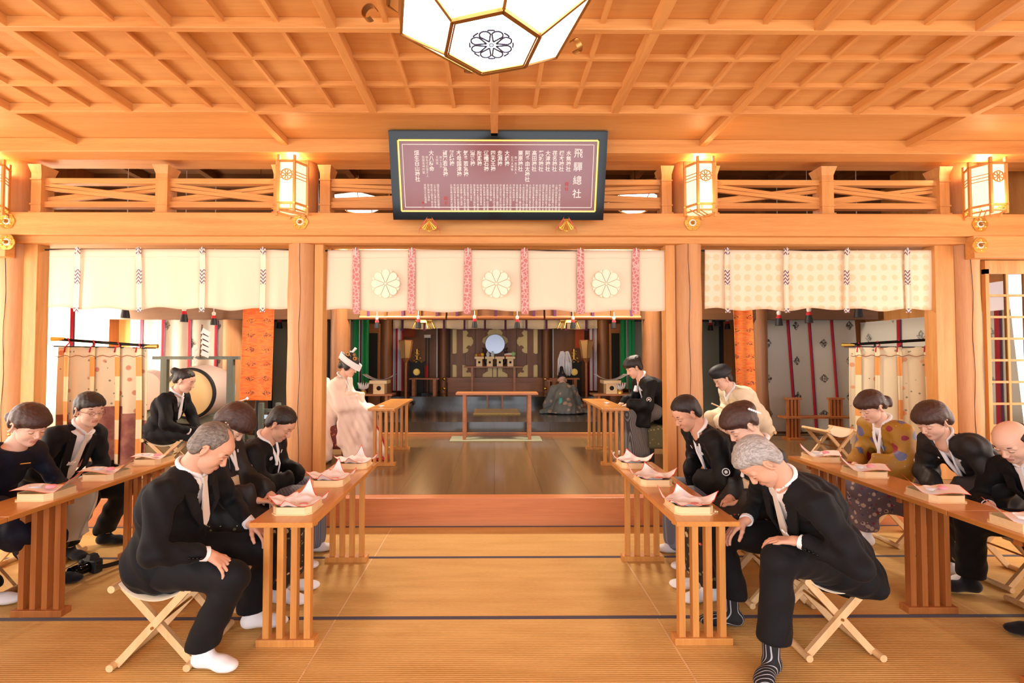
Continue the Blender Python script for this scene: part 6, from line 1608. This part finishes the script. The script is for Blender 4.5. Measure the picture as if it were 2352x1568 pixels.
# ---- stools
st0 = make_stool()
SP = [(-1.69, 2.57, 0, 0, 'under the bowing man at the front left'), (1.775, 2.62, 0, 0, 'under the silver-haired man at the front right'), (4.06, 5.75, Z2, 8, 'standing empty in the right aisle'), (-3.54, 5.25, Z2, 10, 'under the woman beside the big drum'),
      (-3.42, 3.62, 0, 0, 'under the young man in glasses'), (-3.33, 3.02, 0, 0, 'under the woman in the navy dress'), (3.42, 4.0, 0, 0, 'under the woman in the mustard kimono'), (3.55, 3.3, 0, 0, 'under the short-haired woman in black kimono'),
      (3.42, 2.82, 0, 0, 'under the bald man at the right'), (-1.74, 3.10, 0, 0, 'hidden behind the front left man, under a woman in kimono'), (-1.80, 3.66, 0, 0, 'under the left man in crested haori'), (1.78, 3.62, 0, 0, 'under the right man in crested haori'), (1.76, 3.12, 0, 0, 'under the smiling woman with the white hair comb'),
      (3.0, 5.6, Z2, 20, 'under the priest in the white robe'), (-3.42, 2.42, 0, 0, 'at the left frame edge'), (3.42, 2.25, 0, 0, 'at the right frame edge')]
for i, (x, y, z, r, w) in enumerate(SP):
    o = st0 if i == 0 else copy_tree(st0); put(o, (x, y, z), math.radians(r), 'pale folding wooden stool '+w, 'folding stools')
q0 = lambda X, Y, Z: (X, Y, Z)
# front left man
KN = (V(.55, -.1, -.85), V(.80, 0, .55))
person('old man in black suit and white socks bowing on a stool, front left', (-1.70, 2.56, 0), 0, .38, (-1.475, 2.50, 1.065), 42, 'suit', 'receding', 'hair_salt', hyaw=12,
       knees={-1: (-1.30, 2.40, .445), 1: (-1.25, 2.72, .46)}, ankles={-1: (-1.43, 2.40, .095), 1: (-1.36, 2.74, .095)},
       hands={-1: (-1.40, 2.365, .575), 1: (-1.37, 2.70, .60)}, handdir={-1: ((.85, -.05, -.50), (.5, -.15, .85)), 1: ((.85, -.15, -.5), (.5, .1, .85))},
       old=True, res=.009, skin='skin_man', hipx=-.03, wid=1.06, opts=dict(belly=.012, hres=.0032, curl=(.30, .35, .30), square=False, feet={-1: (1, -.25, 0), 1: (1, .1, 0)}, thumb=.75, tail=[cap((-.09, 0, .475), (.06, 0, .455), .120, .110, 1.5, .06)]))
# front right man
person('silver-haired man in black suit bowing low on a stool, front right', (1.80, 2.60, 0), 180, .385, (1.375, 2.46, .995), 58, 'suit', 'silver', 'hair_grey', hyaw=-8,
       knees={1: (1.40, 2.36, .535), -1: (1.30, 2.78, .53)}, ankles={1: (1.345, 2.34, .15), -1: (1.36, 2.76, .15)},
       hands={1: (1.50, 2.35, .635), -1: (1.40, 2.66, .625)}, handdir={1: ((.85, -.35, -.10), (.1, .0, 1)), -1: ((.80, -.05, -.55), (.5, -.1, .85))},
       old=True, res=.009, skin='skin_man', wid=1.10, sock='sock_striped', opts=dict(hres=.0032, curl=(.28, .35, .3), feet={1: (.75, .75, 0), -1: (1, 0, 0)}, lift=-.062, arm=1.0, pole=(-.4, .7, -.4), sqside=1, s0=.22,
       tail=[cap((-.02, .0, .46), (-.10, .02, .40), .16, .14, 1.2, .06), cap((-.02, .14, .42), (-.15, .18, .36), .05, .03, 1, .08), cap((-.10, .0, .42), (-.17, .05, .37), .10, .05, 1.6, .08)]))
# woman in black kimono behind the front left man
person('dark-haired woman in black kimono, mostly hidden behind the bowing man', (-1.74, 3.10, 0), 0, .40, (-1.70, 3.12, 1.10), 55, 'kimono', 'bob', 'hair_brown', fem=True,
       hands={-1: (-1.50, 3.0, .64), 1: (-1.48, 3.16, .64)}, opts=dict(mat=TOME1, crest=.02, hem=.10, noface=False))
# man in haori, left
person('man in black crested haori with white cord and grey hakama, left of the aisle', (-1.86, 3.66, 0), 0, .40, (-1.60, 3.58, 1.03), 40, 'haori', 'short', 'hair_black', hyaw=-4,
       hands={-1: (-1.52, 3.6, .62), 1: (-1.5, 3.72, .62)}, skin='skin_man', opts=dict(crest=.026, hakama=HAK2, v=.22, nohands=True, hres=.0042))
# left side
person('young man in glasses and black suit with pale tie at the left', (-3.46, 3.66, 0), -6, .40, (-3.11, 3.68, 1.125), 12, 'suit', 'fringe', 'hair_black', hyaw=-16,
       knees={-1: (-2.98, 3.52, .50), 1: (-2.95, 3.85, .50)}, ankles={-1: (-3.24, 3.68, .09), 1: (-3.18, 3.95, .09)}, sock='sock_black', opts=dict(hres=.004, s0=.2, v=.34, sqside=-1, square=True))
person('woman in navy dress with swept-back brown hair at the far left', (-3.28, 3.04, 0), -8, .40, (-2.97, 3.06, 1.10), 28, 'dress', 'sidebun', 'hair_brown', hyaw=-4, fem=True,
       ankles={-1: (-3.0, 3.16, .085), 1: (-3.0, 3.30, .085)}, hands={-1: (-2.88, 2.98, .60), 1: (-2.90, 3.12, .60)}, sock='sock_black', opts=dict(hres=.0038))
person('woman in black trouser suit with a hair bun sitting beside the drum', (-3.62, 5.2, Z2), 4, .37, (-3.36, 5.18, 1.265), 22, 'suit', 'bun', 'hair_black', hyaw=6, fem=True,
       hands={-1: (-3.24, 5.10, .73), 1: (-3.22, 5.2, .73)}, sock='sock_black', opts=dict(square=False, tie='white', s0=.2, v=.3))
# right haori man
person('man in black crested haori with a white pompom cord, right of the aisle', (1.86, 3.62, 0), 180, .40, (1.425, 3.52, 1.115), 34, 'haori', 'short', 'hair_black', hyaw=6,
       hands={-1: (1.50, 3.66, .62), 1: (1.5, 3.52, .62)}, skin='skin_man', opts=dict(crest=.026, hakama=HAK2, v=.22, nohands=True, hres=.0042))
person('smiling woman in black kimono with a white comb in her brown hair', (1.75, 3.10, 0), 180, .40, (1.575, 3.03, 1.10), 42, 'kimono', 'updo', 'hair_brown', hyaw=6, fem=True,
       hands={-1: (1.56, 3.14, .62), 1: (1.55, 2.99, .62)}, opts=dict(mat=TOME2, crest=.02, hem=.10, hres=.0042))
# right side
person('woman in mustard kimono with blue and red flowers and a bun', (3.42, 4.0, 0), 186, .40, (3.14, 3.94, 1.115), 30, 'kimono', 'sidebun', 'hair_brown', hyaw=-4, fem=True,
       hands={-1: (3.05, 4.02, .63), 1: (3.05, 3.86, .63)}, opts=dict(mat=MUST, lowmat=MUSTL, obimat=OBIR, hem=.12, pouch=.24, hres=.0042))
person('short-haired woman in plain black kimono with cream obi', (3.60, 3.35, 0), 186, .40, (3.11, 3.36, 1.08), 32, 'kimono', 'bob', 'hair_brown', hyaw=2, fem=True,
       hands={-1: (3.16, 3.42, .60), 1: (3.16, 3.28, .60)}, opts=dict(mat=TOME3, crest=.014, hem=.12, hres=.004))
person('bald man in black suit and white tie at the right frame edge', (3.50, 2.84, 0), 186, .40, (3.17, 2.90, 1.02), 40, 'suit', 'bald', 'hair_black', hyaw=6, old=True,
       knees={-1: (3.02, 3.02, .50), 1: (3.05, 2.66, .50)}, ankles={-1: (3.08, 3.10, .10), 1: (3.14, 2.66, .10)}, hands={-1: (3.12, 3.0, .60), 1: (3.16, 2.66, .60)}, handdir={-1: ((.8, 0, -.5), (.5, 0, .85)), 1: ((.8, 0, -.5), (.5, 0, .85))},
       skin='skin', sock='sock_black', opts=dict(hres=.0035, tie='white', square=False))
# people cut by the frame edges
person('person outside the left frame edge, only a trouser leg and white sock showing', (-3.42, 2.42, 0), 0, .40, (-3.25, 2.42, 1.08), 30, 'suit', 'short', 'hair_black', knees={-1: (-3.05, 2.3, .5), 1: (-3.12, 2.72, .5)}, ankles={-1: (-3.1, 2.3, .09), 1: (-3.13, 3.0, .09)}, opts=dict(square=False))
person('person outside the right frame edge, only a dark sock and hand showing', (3.42, 2.27, 0), 180, .40, (3.25, 2.27, 1.08), 30, 'suit', 'short', 'hair_black', knees={1: (2.98, 2.2, .5), -1: (2.98, 2.5, .5)}, ankles={1: (3.0, 2.2, .09), -1: (3.02, 2.63, .09)}, hands={-1: (3.06, 2.56, .60), 1: (3.1, 2.2, .6)}, handdir={-1: ((.8, 0, -.5), (.5, 0, .85)), 1: ((.8, 0, -.5), (.5, 0, .85))}, sock='sock_black', opts=dict(square=False))
# bride
t, d = person('bride in white kimono and white hood with golden hairpins, head lowered', (-2.0, 6.0, Z2), 0, .50, (-1.81, 5.92, 1.40), 22, 'bride', 'wig', 'hair_black', fem=True,
       hands={-1: (-1.66, 5.88, .92), 1: (-1.64, 6.0, .92)}, opts=dict(obi=False, pouch=.30, hem=.012, hemr=.13, wid=1, train=[
        cap((-.10, -.02, .80), (-.12, 0, .60), .13, .15, 1.3), cap((-.17, .0, .95), (-.17, 0, .78), .085, .09, 1.7, .05), cap((-.10, -.05, .5), (-.17, -.12, .08), .12, .13, 1.4, .08),
        cap((.40, -.05, .40), (.56, -.05, .06), .13, .10, 1.3, .1), cap((.2, -.1, .45), (.30, -.2, .08), .10, .12, 1.2, .08), cap((-.05, -.15, .55), (-.02, -.30, .10), .08, .09, 1, .08)], folds=.007))
T, R = d['T'], d['R']
m = MB()   # the white band of the hood wraps from the nape over the brow
def hoodp(u_, v_):
    a = -PI+2*PI*u_; rx, ry = .150, .112; p = V(rx*math.cos(a)+.0, ry*math.sin(a), .085-.035*math.cos(a)-.055*v_*(1)+.02)
    return tuple(R @ (p+V(-.005, 0, .0)) + T)
m.grid(48, 3, lambda a, b: hoodp(a, b*1.35), .004); m.build('white_hood_band', 'white', t, world=False)
m = MB()
for (x, y, z, r) in ((-.05, -.06, .15, .028), (.05, -.06, .13, .026), (-.12, -.05, .05, .024), (.02, -.05, .17, .016)):
    for k in range(7):
        a = 2*PI*k/7; p = R @ V(x+r*.7*math.cos(a), y-.012, z+r*.7*math.sin(a))+T; m.lathe([(.001, -r*.35), (r*.42, 0), (r*.1, r*.35)], tuple(p), 7)
m.build('golden_hairpins', newmat('amber_ornament', rgb(200, 136, 40), .4), t, world=False)
m = MB(); p = R @ V(-.03, -.02, .16)+T; p2 = R @ V(.0, -.03, .25)+T; m.tube([tuple(p), tuple(p2)], [.012, .018], 8); m.build('white_hairpin', 'white', t, world=False)
m = MB()
K_ = d['K'][-1]
m.tube([(.47, -.13, .55), (.60, -.15, .36), (.68, -.17, .16), (.70, -.18, .03)], [.008, .012, .016, .02], 8)
m.build('red_hem_edge', 'red', t, world=False)
m = MB(); m.grid(8, 6, lambda a, b: (.50+.2*a, -.185+.03*b, .014+.13*(1-a)*b), .01); m.build('red_lining', 'red', t, world=False)
# groom
t, d = person('groom in black crested haori and grey striped hakama, head lowered', (2.12, 6.0, Z2), 180, .50, (1.745, 5.92, 1.385), 30, 'haori', 'spiky', 'hair_black', hyaw=4,
       hands={-1: (1.62, 6.02, .93), 1: (1.64, 5.84, .93)}, handdir={-1: ((.6, -.6, -.3), (.2, 0, 1)), 1: ((.7, -.5, -.25), (.2, 0, 1))},
       opts=dict(crest=.028, hakama=HAK1, v=.2, curl=(.8, .8, .6), wid=1, tail=[cap((-.06, 0, .6), (-.16, 0, .30), .14, .08, 1.5, .08), cap((.02, .12, .55), (-.05, .16, .30), .08, .05, 1, .08)]))
m = MB(); p = d['N']+d['fr']*.13-d['u']*.10; m.tube([tuple(p+V(0, -.02, .04)), tuple(p+V(.01, 0, -.03))], [.018, .03], 8); m.build('white_fan', 'white', t, world=False)
# priest in white robe
t, d = person('priest in cream robe and black court cap sitting in the right aisle', (3.06, 5.6, Z2), 180, .46, (2.66, 5.52, 1.265), 32, 'robe', 'short', 'hair_black', hyaw=6,
       hands={-1: (2.74, 5.62, .86), 1: (2.72, 5.42, .88)}, opts=dict(pouch=.14, v=.12, s0=.34, train=[cap((-.05, 0, .5), (-.12, 0, .42), .14, .10, 1.3)]))
T, R = d['T'], d['R']; v, q = surf([ell((-.02, 0, .10), (.115, .095, .075)), ell((.03, 0, .13), (.08, .06, .05)), ell((-.03, 0, .06), (.118, .098, .05))], .006, .03, lambda F, X, Y, Z: np.maximum(F, .035+X*.25-Z))
fobj('court_cap', [(xf(v, R, T), q, 0)], newmat('black_gauze', rgb(26, 24, 30), .6), t)
MB().tube([tuple(d['W'][1]+V(.02, 0, .02)), tuple(d['W'][1]+V(.26, .05, .12))], .008, 8).build('drum_stick', 'tray', t, world=False)
# kneeling priest, seen from behind
def kneel():
    bx, by = 1.32, 9.05; t = thing('person', 'priest in grey-green patterned robe and black cap kneeling with his back turned', 'person', (bx, by, Z3), PI/2); BASE[t.name] = Vector((0, 0, 0))
    T = V(.18, 0, .60); R = RY(math.radians(35)); N = T+V(-.08, 0, -.13)
    fobj('body', make_head(T, R, N, .007, 'skin', False, False), ['skin', 'lip'], t)
    ps = [cap((-.12, 0, .16), (-.02, 0, .34), .17, .15, 1.25), cap((-.02, 0, .34), (.08, 0, .47), .14, .09, 1.4), cap((.05, .17, .44), (.05, -.17, .44), .07), cap((.05, .19, .42), (.10, .30, .12), .075, .09, 1, .05), cap((.05, -.19, .42), (.10, -.30, .12), .075, .09, 1, .05),
          cap((-.25, 0, .10), (.25, 0, .10), .14, .12, 1.5, .08), cap((-.15, .28, .05), (-.22, .44, .03), .07, .045, 1, .08), cap((-.15, -.28, .05), (-.18, -.42, .03), .07, .045, 1, .08), ell((-.1, 0, .03), (.3, .42, .035), k=.06)]
    v, q = surf(ps, .012, .05, lambda F, X, Y, Z: np.maximum(F+.006*np.sin(Y*60+Z*20)*np.sin(X*30), .004-Z)); fobj('priest_robe', [(v, q, 0)], PRIEST, t)
    v, q = surf([ell((-.02, 0, .06), (.10, .085, .08)), cap((-.02, 0, .10), (-.05, 0, .24), .07, .045, .8)], .008, .03, lambda F, X, Y, Z: np.maximum(F, -.02+X*.2-Z)); fobj('tall_black_cap', [(xf(v, R, T), q, 0)], newmat('black_gauze_cap', rgb(24, 22, 28), .6), t)
    MB().tube([tuple(N+V(-.055, a*.04, .02-.01*abs(a))) for a in (-1, -.5, 0, .5, 1)], .014, 8).build('white_collar', 'white', t, world=False)
    MB().grid(3, 10, lambda a, b: (-.30-.05*b, .06+.07*a+.04*b, .30-.29*b), .012).build('turquoise_lining', newmat('turquoise_silk', rgb(96, 186, 180), .5), t, world=False)
kneel()
# details that single people out
def find(lab):
    for o in C.objects:
        if str(o.get('label', '')).startswith(lab): return PD[o.name]
t, d = find('young man in glasses'); T, R = d['T'], d['R']; q = lambda x, y, z: tuple(R @ V(x, y, z)+T)
m = MB()
for s in (-1, 1):
    m.tube([q(.106-.008*abs(math.sin(a)), s*(.032+.021*math.cos(a)), -.002+.014*math.sin(a)) for a in np.linspace(0, 2*PI, 17)], .0011, 5)
    m.tube([q(.102, s*.053, .004), q(.06, s*.078, .006), q(-.01, s*.083, .004)], .0014, 5)
m.tube([q(.106, .011, 0), q(.110, 0, .003), q(.106, -.011, 0)], .0012, 5)
m.build('glasses', newmat('gunmetal', rgb(70, 66, 70), .3, .8), t, world=False)
t, d = find('smiling woman'); T, R = d['T'], d['R']
m = MB()
for k in range(6): m.lathe([(.001, -.008), (.011, 0), (.001, .008)], q(-.075-.006*k, .085+.002*k, .085-.012*k), 6)
m.build('white_hair_comb', 'white', t, world=False)
t, d = find('woman in mustard'); T, R = d['T'], d['R']
m = MB().lathe([(.001, -.008), (.011, 0), (.001, .008)], q(-.085, .06, .03), 6); m.build('hair_flower', 'paper', t, world=False)
t, d = find('woman in navy'); T, R = d['T'], d['R']
for s in (-1, 1): MB().lathe([(.001, -.011), (.010, 0), (.001, .011)], q(-.002, s*.083, -.052), 10).build('earring', 'gold', t, world=False)
N = d['N']; m = MB(); fr, lat, u = d['fr'], d['lat'], d['u']
m.tube([tuple(N+fr*.125-u*.085+lat*k) for k in (-.03, 0, .03)], .004, 6); m.build('neckline_pin', 'gold', t, world=False)
t, d = find('dark-haired woman in black'); T, R = d['T'], d['R']
m = MB().tube([q(-.10, -.03, .10), q(-.10, .06, .13)], .004, 6).lathe([(.001, -.012), (.012, 0), (.001, .012)], q(-.10, .065, .135), 8); m.build('hair_stick', 'paper', t, world=False)
